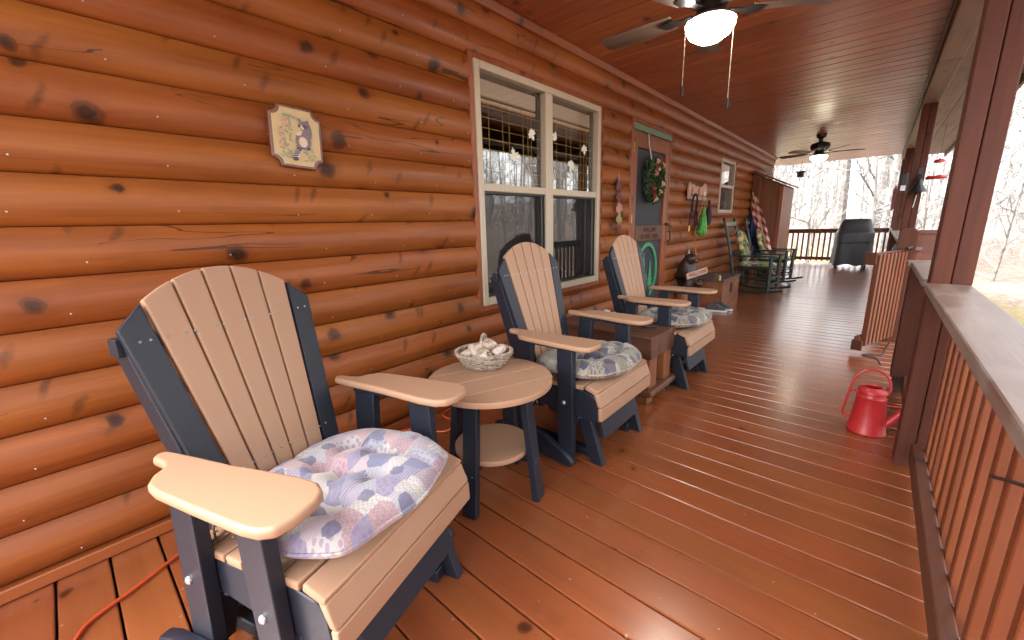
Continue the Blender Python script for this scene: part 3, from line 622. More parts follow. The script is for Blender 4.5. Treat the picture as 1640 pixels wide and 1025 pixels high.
# ------------------------------------------------------------------ glider chairs
def bx(z): return -.17-(z-.38)*.2778             # front plane of the back
def back_slat(b0, b1, t0, t1, zb=.345):
    def top(y): return 1.107-1.62*y*y
    f = lambda a, c, z: a+(c-a)*(z-zb)/(1.05-zb)
    pts = [(b0, zb), (b1, zb)]
    for i in range(6):
        y = t1+(t0-t1)*i/5; z = top(y); pts.append((y, z))
    return [(bx(z), y, z) for y, z in pts]
def make_chair():
    t = thing('glider_chair', '', 'chair')
    tb = [-.131+.262*i/5 for i in range(6)]; tt = [-.210+.420*i/5 for i in range(6)]; th = (-.021, 0, -.006)
    for i in range(5):
        B().poly(back_slat(tb[i]+.0025, tb[i+1]-.0025, tt[i]+.0028, tt[i+1]-.0028), th).obj('back_slat', M['tan'], t, bevel=.0045, seg=2, smooth=True)
    for s in (-1, 1):
        p = [(s*.136, .345), (s*.200, .345), (s*.279, .972), (s*.214, 1.030)]
        B().poly([(bx(z), y, z) for y, z in p], th).obj('side_slat', M['navy'], t, bevel=.004, seg=2, smooth=True)
        # deep back post behind the outer slat
        q = [(bx(.95)-.024, .955), (bx(.95)-.085, .93), (bx(.40)-.115, .42), (bx(.20)-.09, .20), (bx(.20)-.0, .20), (bx(.42)-.024, .42)]
        bp = B().prism(q, 1, -.016, .016); bp.xf(Matrix.Translation((0, s*.158, 0)) @ Matrix.Rotation(s*R(-6.1), 4, 'X')); bp.obj('back_post', M['navy'], t, bevel=.004, seg=2, smooth=True)
    for z, y in ((.925, .287), (.515, .225), (.40, .21)):
        B().box((bx(z)-.062, -y, z-.024), (bx(z)-.0255, y, z+.024)).obj('back_brace', M['navy'], t, bevel=.003)
    sc = B()
    for z, ys in ((.935, (-.245, -.222, -.185, -.14, -.115, -.06, -.035, .03, .055, .115, .14, .19, .222, .25)), (.525, (-.175, -.15, -.125, -.095, -.06, -.035, .0, .03, .06, .095, .125, .15, .175)), (.45, (-.12, -.08, -.03, .03, .08, .12))):
        for y in ys: sc.ball((bx(z)+.0005, y, z), .0042, 1, (.5, 1, 1))
    for s in (-1, 1):
        for x in (-.15, -.08, .0, .075, .15, .22): sc.ball((x, s*.255, .437-.02*(x-.0)**2/.05), .004, 1, (1, 1, .4))
    tag(sc.obj('screw_heads', M['steel'], t), kind='stuff')
    arm = [(-.250, -.272), (-.150, -.262), (-.02, -.252), (.08, -.238), (.17, -.226), (.235, -.226), (.268, -.243), (.285, -.275), (.288, -.33), (.278, -.365), (.25, -.383), (.21, -.388), (.05, -.388), (-.08, -.386), (-.125, -.378), (-.155, -.352), (-.17, -.322), (-.20, -.312), (-.248, -.31), (-.262, -.292)]
    for s in (1, -1):
        B().prism([(x, y*s) for x, y in (arm if s == 1 else arm[::-1])], 2, .632, .658).obj('armrest', M['tan'], t, bevel=.009, seg=3, smooth=True)
        y0, y1 = (.292, .328); y0, y1 = (y0, y1) if s == -1 else (-y1, -y0)
        B().prism([(.072, .6315), (.162, .6315), (.166, .04), (.082, .04)], 1, y0, y1).obj('front_post', M['navy'], t, bevel=.004, seg=2, smooth=True)
        B().prism([(-.172, .6315), (-.082, .6315), (-.128, .10), (-.222, .10)], 1, y0, y1).obj('rear_post', M['navy'], t, bevel=.004, seg=2, smooth=True)
        B().box((-.17, y0-.012, .61), (.16, y1+.012, .631)).obj('arm_cleat', M['navy'], t, bevel=.003)
        ya, yb = sorted((s*.2545, s*.2905))
        side = [(-.26, .30), (-.27, .375), (-.18, .385), (-.1, .386), (0, .394), (.10, .404), (.19, .408), (.245, .398), (.278, .37), (.288, .26), (.20, .262), (.0, .27)]
        B().prism(side, 1, ya, yb).obj('seat_side', M['navy'], t, bevel=.003)
        rail = [(-.335, .055), (-.345, .085), (-.325, .115), (-.26, .140), (-.17, .155), (-.08, .155), (0, .143), (.07, .112), (.14, .078), (.182, .045), (.19, .028), (.178, .015), (.15, .012), (.05, .018), (-.2, .03)]
        ya, yb = sorted((s*.3285, s*.362))
        B().prism(rail, 1, ya, yb).obj('glide_rail', M['navy'], t, bevel=.005, seg=2, smooth=True)
        # fixed base: runner and two splayed legs on each side
        ya, yb = sorted((s*.165, s*.205))
        B().box((-.33, ya, .0), (.235, yb, .048)).obj('base_runner', M['navy'], t, bevel=.004)
        B().prism([(.225, .0), (.295, .0), (.20, .30), (.115, .30)], 1, *sorted((s*.2055, s*.243))).obj('base_leg', M['navy'], t, bevel=.004)
        B().prism([(-.37, .0), (-.30, .0), (-.13, .30), (-.22, .30)], 1, *sorted((s*.2055, s*.243))).obj('base_leg', M['navy'], t, bevel=.004)
        B().box((-.235, s*.2-.035, .268), (.165, s*.2-.003 if s > 0 else s*.2+.035, .318)).obj('base_beam', M['navy'], t, bevel=.004)
        for xa, xb in ((.175, .075), (-.13, -.21)):
            li = B().bar((xa, s*.262, .265), (xb, s*.262, .05), .014, .055, (0, 1, 0)).xf(Matrix.Identity(4)).obj('swing_link', M['navy'], t, bevel=.004)
            for px, pz in ((xa, .262), (xb, .055)): B().lathe([(0, .0), (.014, .0), (.016, .004), (.009, .010), (0, .011)], n=12).xf(Matrix.Translation((px, s*.2705, pz)) @ Matrix.Rotation(R(-90*s), 4, 'X')).obj('pivot_bolt', M['steel'], li, smooth=True)
        for px, pz in ((.115, .335), (-.168, .335)): B().lathe([(0, .0), (.012, .0), (.011, .004), (.005, .008), (0, .008)], n=12).xf(Matrix.Translation((px, s*.3285, pz)) @ Matrix.Rotation(R(-90*s), 4, 'X')).obj('bolt', M['steel'], t, smooth=True)
    B().poly([(.298, -.164, .02), (.298, .164, .02), (.225, .164, .25), (.225, -.164, .25)][::1] if False else [(.262, -.2, .13), (.262, .2, .13), (.208, .2, .30), (.208, -.2, .30)], (.022, 0, .006)).obj('base_front_board', M['navy'], t, bevel=.004)
    B().poly([(-.33, -.2, .13), (-.33, .2, .13), (-.245, .2, .30), (-.245, -.2, .30)], (-.02, 0, .006)).obj('base_rear_board', M['navy'], t, bevel=.004)
    xs_ = [-.165, -.098, -.030, .038, .106, .172]
    for x in xs_:
        z = .388+.022*max(0, (x+.05)/.25); B().box((x-.030, -.292, z), (x+.030, .292, z+.024)).obj('seat_slat', M['tan'], t, bevel=.005, seg=2, smooth=True)
    sl = B().box((-.034, -.292, 0), (.034, .292, .024)); sl.xf(Matrix.Translation((.244, 0, .405)) @ Matrix.Rotation(R(17), 4, 'Y')); sl.obj('seat_slat', M['tan'], t, bevel=.005, seg=2, smooth=True)
    for z0, z1, xa, xb in ((.3425, .405, .306, .281), (.272, .339, .309, .307)):
        B().poly([(xa, -.292, z0), (xa, .292, z0), (xb, .292, z1), (xb, -.292, z1)], (-.022, 0, -.003)).obj('front_apron', M['tan'], t, bevel=.005, seg=2, smooth=True)
    return t
chair = make_chair()
CH = [((.925, .371, 0), 18, 'nearest tan and navy glider chair, at the left front'), ((.895, 1.81, 0), 1, 'middle tan and navy glider chair in front of the window'), ((.895, 3.06, 0), 0, 'farthest tan and navy glider chair beside the timber table')]
for i, (loc, a, lab) in enumerate(CH):
    c = chair if i == 0 else copy_tree(chair)
    c.location = loc; c.rotation_euler.z = R(a); tag(c, lab, group='glider chairs along the wall')

# ------------------------------------------------------------------ cushions
def cushion(name, label, mat, loc, rotz, w=.25, l=.265, h=.05, seed=0, tufts=True, tie=True, tilt=0., group='seat cushions on the gliders', piping=None):
    rg = random.Random(seed); n = 44; b = B()
    tf = [(x, y) for x in (-.38, 0.02, .4) for y in (-.45, 0., .45)] if tufts else [(0, 0)]
    tf = [(x+rg.uniform(-.06, .06), y+rg.uniform(-.06, .06)) for x, y in tf]
    grid = {}
    for side in (1, -1):
        for i in range(n+1):
            for j in range(n+1):
                u, v = 2*i/n-1, 2*j/n-1
                edge = i in (0, n) or j in (0, n)
                if side == -1 and edge: grid[(-1, i, j)] = grid[(1, i, j)]; continue
                # squircle mapping with lobed outline
                x, y = u*math.sqrt(1-v*v*.36), v*math.sqrt(1-u*u*.36)
                wob = 1+.018*math.sin(5*math.atan2(y, x)+seed)+.012*math.sin(9*math.atan2(y, x)+2*seed)
                e = (1-abs(u)**3.2)*(1-abs(v)**3.2); e = max(0, e)**.42
                z = e
                for tx, ty in tf:
                    d2 = ((u-tx)**2+(v-ty)**2); z -= .62*math.exp(-d2/.014)*(e if tufts else 0)+.22*math.exp(-d2/.06)*(e if tufts else 0)
                if tufts:   # creases between tufts
                    for ty in (-.45, 0, .45): z -= .20*e*math.exp(-((v-ty)/.06)**2)*(.55+.45*math.sin(u*6+ty*3+seed))
                    for tx in (-.38, .02, .4): z -= .20*e*math.exp(-((u-tx)/.06)**2)*(.55+.45*math.sin(v*6+tx*4+seed))
                z += .07*e*math.sin(u*4.3+seed)*math.sin(v*3.7+seed*.7)
                zz = h*(.30+.70*z) if side == 1 else h*.30*(1-e**.5)
                if edge: zz = h*.32
                grid[(side, i, j)] = b.bm.verts.new((x*l*wob, y*w*wob, zz))
    for side in (1, -1):
        for i in range(n):
            for j in range(n):
                f = [grid[(side, i, j)], grid[(side, i+1, j)], grid[(side, i+1, j+1)], grid[(side, i, j+1)]]
                b.bm.faces.new(f if side == 1 else f[::-1])
    rim = [grid[(1, i, 0)].co.copy() for i in range(n)]+[grid[(1, n, j)].co.copy() for j in range(n)]+[grid[(1, i, n)].co.copy() for i in range(n, 0, -1)]+[grid[(1, 0, j)].co.copy() for j in range(n, 0, -1)]
    o = b.obj(name, mat, smooth=True, ang=80); o.location = loc; o.rotation_euler = (0, tilt, rotz); tag(o, label, 'cushion', group)
    B().tube(rim, .0045, 6, closed=True).obj('piping', piping or mat, o, smooth=True)
    if tie:
        for s in (-1, 1):
            pts = spline([(-.20, s*.205, .02), (-.235, s*.24, .03), (-.215, s*.262, -.01), (-.19, s*.25, -.045), (-.215, s*.27, -.06), (-.20, s*.275, -.11), (-.175, s*.268, -.17)], 5)
            tb = B()
            for p, q in zip(pts, pts[1:]): tb.bar(p, q+(q-p)*.1, .012, .003, (0, 1, .2))
            tb.obj('tie', M['tie'], o)
    return o
def on_chair(i, x, y, z):
    (lx, ly, lz), a, _ = CH[i]; a = R(a); return (lx+x*math.cos(a)-y*math.sin(a), ly+x*math.sin(a)+y*math.cos(a), z)
cushion('seat_cushion', 'pastel lavender and pink patchwork tufted cushion on nearest glider', M['cush1'], on_chair(0, .068, .0, .440), R(18), .278, .262, .098, 1, tilt=R(-3))
cushion('seat_cushion', 'navy and khaki patchwork tufted cushion on middle glider', M['cush2'], on_chair(1, .078, -.012, .440), R(2), .272, .258, .105, 2, tilt=R(-3), piping=M['wicker'])
cushion('seat_cushion', 'navy and khaki patchwork tufted cushion on farthest glider', M['cush2'], on_chair(2, .078, -.01, .440), R(-2), .272, .258, .105, 3, tilt=R(-3), piping=M['wicker'])

# ------------------------------------------------------------------ round side table
tx, ty, tr, tz = .875, 1.115, .275, .552
tab = thing('side_table', 'round tan two-tier side table with navy legs between gliders', 'table', (tx, ty, 0), R(-20))
def disc_boards(rad, z0, z1, n, name, parent):
    e = [-rad+2*rad*i/n for i in range(n+1)]
    for i in range(n):
        a, c = e[i]+(.0012 if i else 0), e[i+1]-(.0012 if i < n-1 else 0); A = []
        m_ = 14
        t0, t1 = math.acos(max(-1, min(1, a/rad))), math.acos(max(-1, min(1, c/rad))); m_ = max(10, int(abs(t0-t1)*16)); xsamp = [rad*math.cos(t0+(t1-t0)*k/m_) for k in range(m_+1)]
        up_ = [(x, math.sqrt(max(0, rad*rad-x*x))) for x in xsamp]; dn = [(x, -y) for x, y in up_[::-1]]
        pts = [p for k, p in enumerate(up_+dn) if k == 0 or (Vector(p)-Vector((up_+dn)[k-1])).length > 1e-4]
        if (Vector(pts[0])-Vector(pts[-1])).length < 1e-4: pts.pop()
        B().prism(pts, 2, z0, z1).obj(name, M['tan'], parent, bevel=.0028, seg=2, smooth=True)
disc_boards(tr, tz-.026, tz, 4, 'top_board', tab)
disc_boards(.172, .215, .238, 1, 'lower_shelf', tab)
for k in range(4):
    a = R(45+90*k-8); ca, sa = math.cos(a), math.sin(a)
    q = [(ca*.165, sa*.165, tz-.028), (ca*.222, sa*.222, .001)]
    B().bar(q[0], q[1], .068, .034, (ca, sa, 0)).obj('leg', M['navy'], tab, bevel=.004)
    B().bar((ca*.02, sa*.02, tz-.045), (ca*.16, sa*.16, tz-.045), .034, .032).obj('top_cleat', M['navy'], tab)
    B().bar((ca*.02, sa*.02, .199), (ca*.178, sa*.178, .199), .034, .03).obj('shelf_cleat', M['navy'], tab)
    nx = (-sa, ca)
    s = B()
    for u, z in ((-.014, .19), (.014, .19)):
        rr = .2+.018*(1-(z)/.5); s.ball((ca*(.2155+.0)+nx[0]*u, sa*(.2155)+nx[1]*u, z), .005, 1)
    tag(s.obj('screw_heads', M['steel'], tab), kind='stuff')

# ------------------------------------------------------------------ wicker basket with shells
bk = thing('wicker_basket', 'whitewashed wicker basket with arched handle on round side table', 'basket', (.755, 1.20, tz+.001), R(35))
b = B(); rg = random.Random(5)
def brad(h): return .072+.045*min(1, h/.062)**.8
for k in range(11):
    z = .006+k*.0062; r0 = brad(z); pts = []
    for i in range(64):
        a = 2*math.pi*i/64; rr = r0+.0035*math.sin(a*13+k*math.pi)+rg.uniform(-.0012, .0012); pts.append((rr*math.cos(a)*1.1, rr*math.sin(a)*.95, z+.0022*math.sin(a*7+k*2.1)+rg.uniform(-.001, .001)))
    b.tube(pts, .0036, 5, closed=True)
b.obj('woven_sides', M['wicker'], bk, smooth=True)
b = B()
for s in range(3):
    pts = []
    for i in range(72):
        a = 2*math.pi*i/72; rr = .119+.006*math.sin(a*16+s*2.1); pts.append((rr*math.cos(a)*1.1, rr*math.sin(a)*.95, .075+.006*math.cos(a*16+s*2.1)))
    b.tube(pts, .0042, 5, closed=True)
b.obj('braided_rim', M['wicker'], bk, smooth=True)
b = B()
for s in range(2):
    pts = []
    for i in range(41):
        a = math.pi*i/40; pts.append((.004*math.cos(i*.8+s*math.pi), .098*math.cos(a)*.78, .075+.078*math.sin(a)+.004*math.sin(i*.8+s*math.pi)))
    b.tube(pts, .0052, 6)
b.obj('handle', M['wicker'], bk, smooth=True)
B().lathe([(0, .002), (.075, .002), (.08, .01), (0, .012)], n=24, sx=1.1, sy=.95).obj('base', M['wicker'], bk)
# stakes and stray ends
b = B()
for i in range(26):
    a = 2*math.pi*i/26; b.tube([(brad(0)*math.cos(a)*1.1, brad(0)*math.sin(a)*.95, .003), (brad(.07)*math.cos(a)*1.1, brad(.07)*math.sin(a)*.95, .074), (.128*math.cos(a+.1)*1.1, .128*math.sin(a+.1)*.95, .07+rg.uniform(-.012, .012))], .0022, 4)
b.obj('stakes', M['wicker'], bk)
def spiral_shell(seed):
    """whelk-like shell: stepped whorls narrowing to a point, flared opening"""
    pr = [(0, .034), (.004, .031), (.0065, .026), (.006, .0245), (.011, .018), (.0105, .016), (.0165, .008), (.0175, .002), (.0165, -.008), (.0125, -.020), (.007, -.032), (.004, -.040), (0, -.041)]
    if seed % 2: pr = [(0, .028), (.012, .027), (.0155, .022), (.016, -.020), (.0135, -.026), (.009, -.0265), (.0085, -.012), (0, -.010)]
    b = B().lathe(pr, n=16, sx=1.1)
    for v in b.bm.verts: v.co += Vector((random.uniform(-1, 1), random.uniform(-1, 1), random.uniform(-1, 1)))*.0009
    return b.mesh('shell', M['shell' if seed % 2 else 'shell2'], smooth=True, ang=50)
shm = [spiral_shell(i) for i in range(2)]
rg = random.Random(11)
for i in range(10):
    rr = .0 if i == 0 else (.045 if i < 5 else .075); a = i*1.25+.4
    o = link('shell', shm[i % 2]); o.location = (.755+rr*math.cos(a), 1.20+rr*math.sin(a), tz+(.098 if i < 2 else .082 if i < 6 else .068)); o.rotation_euler = (rg.uniform(1., 2.1), rg.uniform(-.5, .5), rg.uniform(0, 6.28)); s = rg.uniform(.85, 1.15); o.scale = (s*1.5, s*1.5, s*1.5)
    tag(o, 'pale blunt rolled shell heaped in the wicker basket' if i % 2 else 'pale pointed whelk shell heaped in the wicker basket', 'shell', 'rolled shells in the basket' if i % 2 else 'whelk shells in the basket')

# ------------------------------------------------------------------ timber table between the farther gliders
tt_ = thing('timber_table', 'heavy dark timber table between middle and farthest gliders', 'table', (.69, 2.585, 0))
for i in range(3): B().box((-.395, -.205+i*.137, .325), (.395, -.205+i*.137+.1355, .475)).obj('top_timber', M['timber'], tt_, bevel=.006, seg=2, smooth=True)
for x in (-.30, .315):
    for y in (-.125, .125): B().box((x-.065, y-.062, .105), (x+.065, y+.062, .3245)).obj('leg', M['timberz'], tt_, bevel=.008, seg=2)
    B().box((x-.085, -.215, .065), (x+.095, .215, .104)).obj('foot_board', M['timber'], tt_, bevel=.005)
    for y in (-.15, .15): B().box((x-.05, y-.045, .001), (x+.06, y+.045, .064)).obj('foot_block', M['timberz'], tt_, bevel=.005)
rg = random.Random(21)
for i in range(22):
    sz = rg.uniform(.012, .024); lv = 0 if i < 15 else 1
    x = .555+rg.uniform(-.13, .13)*(1-.4*lv); y = 2.735+rg.uniform(-.045, .045)*(1-.5*lv)
    o = B().ball((0, 0, 0), sz, 2, (1, 1, .8), .12).obj('pebble', M['shell2' if i % 3 else 'shell'], smooth=True); o.location = (x, y, .476+sz*.75+lv*.03)
    tag(o, 'small cream stone heaped on the timber table', 'stone', 'stones on the timber table')
hs_ = [(.93+.055*math.cos(R(a)), 2.68+.065*math.sin(R(a)), .484) for a in range(-150, 151, 15)]
tag(B().tube(hs_, .007, 8).obj('horseshoe', M['black'], smooth=True), 'dark iron horseshoe lying on the timber table', 'horseshoe')

# ------------------------------------------------------------------ orange extension cord
cp = [(.60, -.42, .009), (.45, -.27, .009), (.36, -.21, .009), (.30, -.09, .009), (.215, .07, .009), (.14, .25, .009), (.075, .55, .009), (.08, .85, .009), (.062, 1.10, .009), (.13, 1.20, .009), (.27, 1.285, .009), (.31, 1.33, .03), (.22, 1.42, .009), (.08, 1.46, .009), (.06, 1.8, .009), (.058, 2.4, .009)]
tag(B().tube(spline(cp, 8), .0062, 8).obj('extension_cord', M['orange'], smooth=True), 'orange extension cord snaking along the deck behind the gliders', 'cord')

# ------------------------------------------------------------------ raccoon plaque
pq = thing('wall_plaque', 'shaped wooden plaque with raccoon picture on the log wall', 'plaque', (.048, .760, 1.615)); pq.rotation_euler = (R(-3), 0, 0)
def plaque_outline(w, h, c):
    p = []
    for sx, sy, a0 in ((1, 1, 270), (-1, 1, 360), (-1, -1, 90), (1, -1, 180)):
        p += [(sx*w+c*math.cos(R(a)), sy*h+c*math.sin(R(a))) for a in ([a0-i*18 for i in range(6)])]
    return p
B().prism(plaque_outline(.112, .130, .036), 0, .0, .018).obj('backboard', M['plaquewood'], pq, bevel=.004, seg=2)
B().prism(plaque_outline(.100, .118, .036), 0, .0182, .0192).obj('print', M['plaque'], pq)
def blob(cx, cy, rx, ry, rot=0, n=18, x=.0195, jag=0, seed=0):
    r_ = random.Random(seed); a = R(rot); out = []
    for i in range(n):
        t = 2*math.pi*i/n; k = 1+jag*r_.uniform(-1, 1); u, v = rx*k*math.cos(t), ry*k*math.sin(t); out.append((x, cx+u*math.cos(a)-v*math.sin(a), cy+u*math.sin(a)+v*math.cos(a)))
    return out
pic = pq.children[1]
def flat(name, polys, mat):
    b = B()
    for p in polys: b.poly(p)
    return b.obj(name, mat, pic)
flat('painted_leaves', [blob(rg.uniform(-.075, -.025)+(i % 3)*.004, -.085+.0115*(i % 16), .012, .004, rg.uniform(0, 180), 8, .0195+.00003*i, .3, i) for i in range(34)]+[blob(rg.uniform(.03, .075), -.095+.006*i, .014, .003, rg.uniform(-60, 60), 8, .0206+.00003*i, .3, i) for i in range(9)]+[blob(-.05+.009*i, .088-.0012*i, .012, .004, rg.uniform(-40, 60), 8, .021+.00003*i, .3, i) for i in range(8)], M['dgreen'])
flat('painted_blossoms', [blob(-.055+rg.uniform(-.012, .012), z, .013, .006, rg.uniform(-40, 40), 9, .0214+.00004*i, .2, i) for i, z in enumerate((.06, .045, .072, -.025, -.045, .02, -.005))], M['dpink'])
flat('painted_tail', [blob(.006-.006*i, -.052-.010*i, .019-.001*abs(i-1), .0065, 12, 14, .0218+.0001*i) for i in range(4)], M['rac3'])
flat('painted_tail_rings', [blob(.005-.006*i, -.047-.010*i, .019-.001*abs(i-1), .0032, 12, 14, .0224+.0001*i) for i in range(5)]+[blob(-.014, -.092, .013, .009, 10, 14, .023)], M['rac2'])
flat('painted_body', [blob(.025, -.012, .034, .038, 15, 20, .0220, .06, 3), blob(.045, .025, .020, .038, -8, 18, .0221, .05, 4), blob(.008, -.038, .016, .013, 0, 14, .0222), blob(.034, .052, .026, .022, 0, 18, .0223, .06, 5), blob(.015, .074, .007, .007, 0, 9, .0223), blob(.048, .074, .007, .007, 0, 9, .0223)], M['rac1'])
flat('painted_belly', [blob(.024, -.016, .019, .022, 10, 16, .0226), blob(.020, .046, .013, .010, 0, 14, .0226), blob(.008, .018, .014, .008, 25, 12, .0226)], M['rac3'])
flat('painted_mask', [blob(.037, .052, .012, .008, -15, 12, .0229), blob(.012, .050, .006, .007, 10, 10, .0229), blob(.020, .040, .004, .003, 0, 8, .0230), blob(.046, -.042, .010, .006, 20, 10, .0229), blob(.004, -.046, .010, .006, -20, 10, .0229)], M['rac2'])

# ------------------------------------------------------------------ hanging leaf chain
lc = thing('leaf_chain', 'string of hanging metal maple leaves between window and door', 'wall decoration', (.056, 3.862, 1.69))
B().tube([(0, 0, 0), (0, 0, -.10)], .002, 5).obj('cord', M['cordw'], lc)
for i, (z, s, mk, rr) in enumerate(((-.13, .15, 'leafred', 200), (-.235, .15, 'leafred', 170), (-.345, .16, 'leafpink', 190), (-.455, .15, 'leafolive', 175), (-.54, .12, 'leafred', 185))):
    a = R(rr); p = [((u*math.cos(a)-v*math.sin(a)), z+u*math.sin(a)+v*math.cos(a)) for u, v in leaf_outline(s)]
    o = B().prism(p, 0, .004*i, .004*i+.003).obj('leaf', M[mk], lc)

# ------------------------------------------------------------------ wreath on its hanger
wr = thing('door_wreath', 'leafy green wreath with cream and red roses on screen door', 'wreath', (.075, 4.66, 1.66))
rg = random.Random(9)
b = B()
for i in range(1250):
    a = rg.uniform(0, 2*math.pi); q = rg.uniform(0, 2*math.pi); rr = .072*math.sqrt(rg.random()); R0 = .155
    p = Vector((rr*math.cos(q)*.8, (R0+rr*math.sin(q))*math.cos(a), (R0*1.15+rr*math.sin(q))*math.sin(a)))
    d = Vector((rg.uniform(-.2, 1), rg.uniform(-1, 1), rg.uniform(-1, 1))).normalized(); s = d.cross(Vector((rg.uniform(-1, 1), 1, .3))).normalized(); L = rg.uniform(.03, .06)
    b.poly([p, p+d*L*.5+s*L*.22, p+d*L, p+d*L*.5-s*L*.22])
tag(b.obj('foliage', M['leafgreen'], wr), kind='stuff')
B().tube([(0, .165*math.cos(a*.2618), .19*math.sin(a*.2618)) for a in range(24)], .012, 6, closed=True).obj('wreath_ring', M['bark'], wr)
for i, (y, z, mk) in enumerate(((-.05, .20, 'rose'), (.03, .21, 'rosered'), (-.06, .14, 'rosered'), (-.075, .07, 'pinksilk'), (.12, .17, 'rose'), (.13, -.03, 'rose'), (.07, -.13, 'rose'), (-.12, -.09, 'rosered'), (-.09, -.17, 'rosered'), (-.05, -.20, 'rose'), (-.02, .12, 'rose'))):
    f = B(); c = Vector((.06, y, z))
    for k in range(9):
        a = k*2.4; q = .006+.003*k; f.ball(c+Vector((.018-.0035*k, q*math.cos(a), q*math.sin(a))), .015, 1, (.6, 1, 1), .12)
    f.obj('flower', M[mk], wr, smooth=True)
tag(B().tube([(.048, 4.535, 2.15), (.054, 4.55, 2.04), (.085, 4.575, 1.86)], .006, 6).obj('wreath_hanger', M['white'], smooth=True), 'white ribbon hanger holding the wreath on the door', 'hanger')

# ------------------------------------------------------------------ leash rack and what hangs on it
rk = thing('leash_rack', 'pinkish wooden peg rack with cut-out top between door and small window', 'rack', (.05, 6.25, 1.60))
top = [(-.40, .08), (-.36, .125), (-.28, .09), (-.18, .10), (-.10, .075), (0, .085), (.1, .07), (.2, .10), (.30, .15), (.40, .08)]
B().prism([(-.40, -.11), (.40, -.11)]+[(y, z) for y, z in top[::-1]], 0, .0, .022).obj('backboard', M['signpink'], rk, bevel=.003)
for y, mk in ((-.26, 'rust'), (.02, 'rust'), (.27, 'white')): B().poly([(.0225, y+u*.6, -.005+v*.6) for u, v in leaf_outline(.2)], (.006, 0, 0)).obj('animal_panel', M[mk], rk)
for y in (-.27, -.1, .08, .28): B().tube([(.022, y, -.05), (.06, y, -.055), (.065, y, -.03)], .006, 6).obj('peg', M['bronze'], rk)
B().box((.0, -.402, -.12), (.06, .402, -.111)).obj('ledge', M['bronze'], rk)
pts = spline([(.12, 5.98, 1.55), (.115, 5.92, 1.48), (.115, 5.93, 1.36), (.115, 6.0, 1.30), (.115, 6.07, 1.36), (.12, 6.08, 1.5), (.12, 5.99, 1.565), (.12, 5.90, 1.5), (.11, 5.88, 1.3), (.10, 5.875, 1.14)], 6)
lo = thing('dog_leash', 'coiled black dog leash hanging from the left peg of the rack', 'leash', (0, 0, 0)); B().tube(pts, .011, 6).obj('strap', M['cloth'], lo, smooth=True)
B().tube(spline([(.12, 6.05, 1.34), (.115, 6.04, 1.2), (.115, 6.10, 1.13), (.115, 6.15, 1.2), (.12, 6.09, 1.34)], 6), .010, 6).obj('loop', M['cloth'], lo, smooth=True)
B().tube([(.10, 5.875, 1.14), (.10, 5.875, 1.06)], .012, 6).obj('clasp', M['brass'], lo)
tag(B().tube(spline([(.115, 6.33, 1.57), (.115, 6.30, 1.45), (.115, 6.27, 1.35), (.11, 6.18, 1.2), (.10, 6.14, 1.0), (.105, 6.17, .85), (.16, 6.12, .66)], 6), .006, 6).obj('cord_lead', M['rust'], smooth=True), 'thin rust-orange cord hanging from the rack toward the bear', 'cord')
b = B(); 
for i in range(9):
    a = 2*math.pi*i/9; b.tube([(.115, 6.42, 1.42), (.115+.02*math.cos(a), 6.42+.03*math.sin(a), 1.30), (.12+.035*math.cos(a), 6.40+.06*math.sin(a), 1.16), (.12+.045*math.cos(a), 6.37+.075*math.sin(a), 1.03), (.12+.02*math.cos(a), 6.36+.03*math.sin(a), .985)], [.006, .012, .022, .03, .012], 6)
tag(b.obj('net_bag', M['lime'], smooth=True), 'bright green mesh bag hanging from the rack', 'bag')
b = B().lathe([(0, 0), (.05, .005), (.075, .05), (.07, .16), (.05, .24), (.025, .28), (.03, .36), (0, .37)], (.125, 6.62, 1.13), 14, .6, 1)
tag(b.obj('black_pouch', M['cloth'], smooth=True), 'black cloth pouch hanging beside the green mesh bag', 'pouch')

# ------------------------------------------------------------------ carved bear on a log stump
stp = thing('log_stump', 'upright log stump that the carved bear sits on', 'stump', (.17, 5.72, 0)); B().lathe([(0, 0), (.155, 0), (.15, .03), (.145, .28), (.138, .295), (0, .295)], n=20).obj('stump_body', M['timberz'], stp, smooth=True)
be = thing('carved_bear', 'dark carved wooden bear holding a welcome board', 'bear statue', (.17, 5.72, .297), R(-28))
sk = bpy.data.meshes.new('bear_body')
V = [(0,0,.03),(0,0,.14),(0,0,.26),(.015,0,.37),(.05,0,.42),(.135,0,.40), (0,.085,.27),(.08,.125,.20),(.15,.09,.19), (0,-.085,.27),(.08,-.125,.20),(.15,-.09,.19), (.03,.09,.06),(.13,.10,.07),(.15,.10,.02),(.03,-.09,.06),(.13,-.10,.07),(.15,-.10,.02)]
Ed = [(0,1),(1,2),(2,3),(3,4),(4,5),(2,6),(6,7),(7,8),(2,9),(9,10),(10,11),(0,12),(12,13),(13,14),(0,15),(15,16),(16,17)]
rad = [.11,.125,.11,.085,.095,.048,.05,.042,.036,.05,.042,.036,.075,.06,.045,.075,.06,.045]
sk.from_pydata(V, Ed, []); so = bpy.data.objects.new('bear_body', sk); COL.objects.link(so)
so.modifiers.new('s', 'SKIN'); so.modifiers.new('d', 'SUBSURF').levels = 2
for v, q in zip(sk.skin_vertices[0].data, rad): v.radius = (q, q)
sk.skin_vertices[0].data[0].use_root = True
me = bpy.data.meshes.new_from_object(so.evaluated_get(bpy.context.evaluated_depsgraph_get())); bpy.data.objects.remove(so); me.materials.clear(); me.materials.append(M['bear']); me.shade_smooth()
link('bear_body', me, be)
B().ball((.15, 0, .385), .042, 2, (1, .9, .8), .03).obj('muzzle', M['muzzle'], be, smooth=True); B().ball((.192, 0, .40), .014, 2, (.8, 1.2, .8)).obj('nose', M['black'], be, smooth=True)
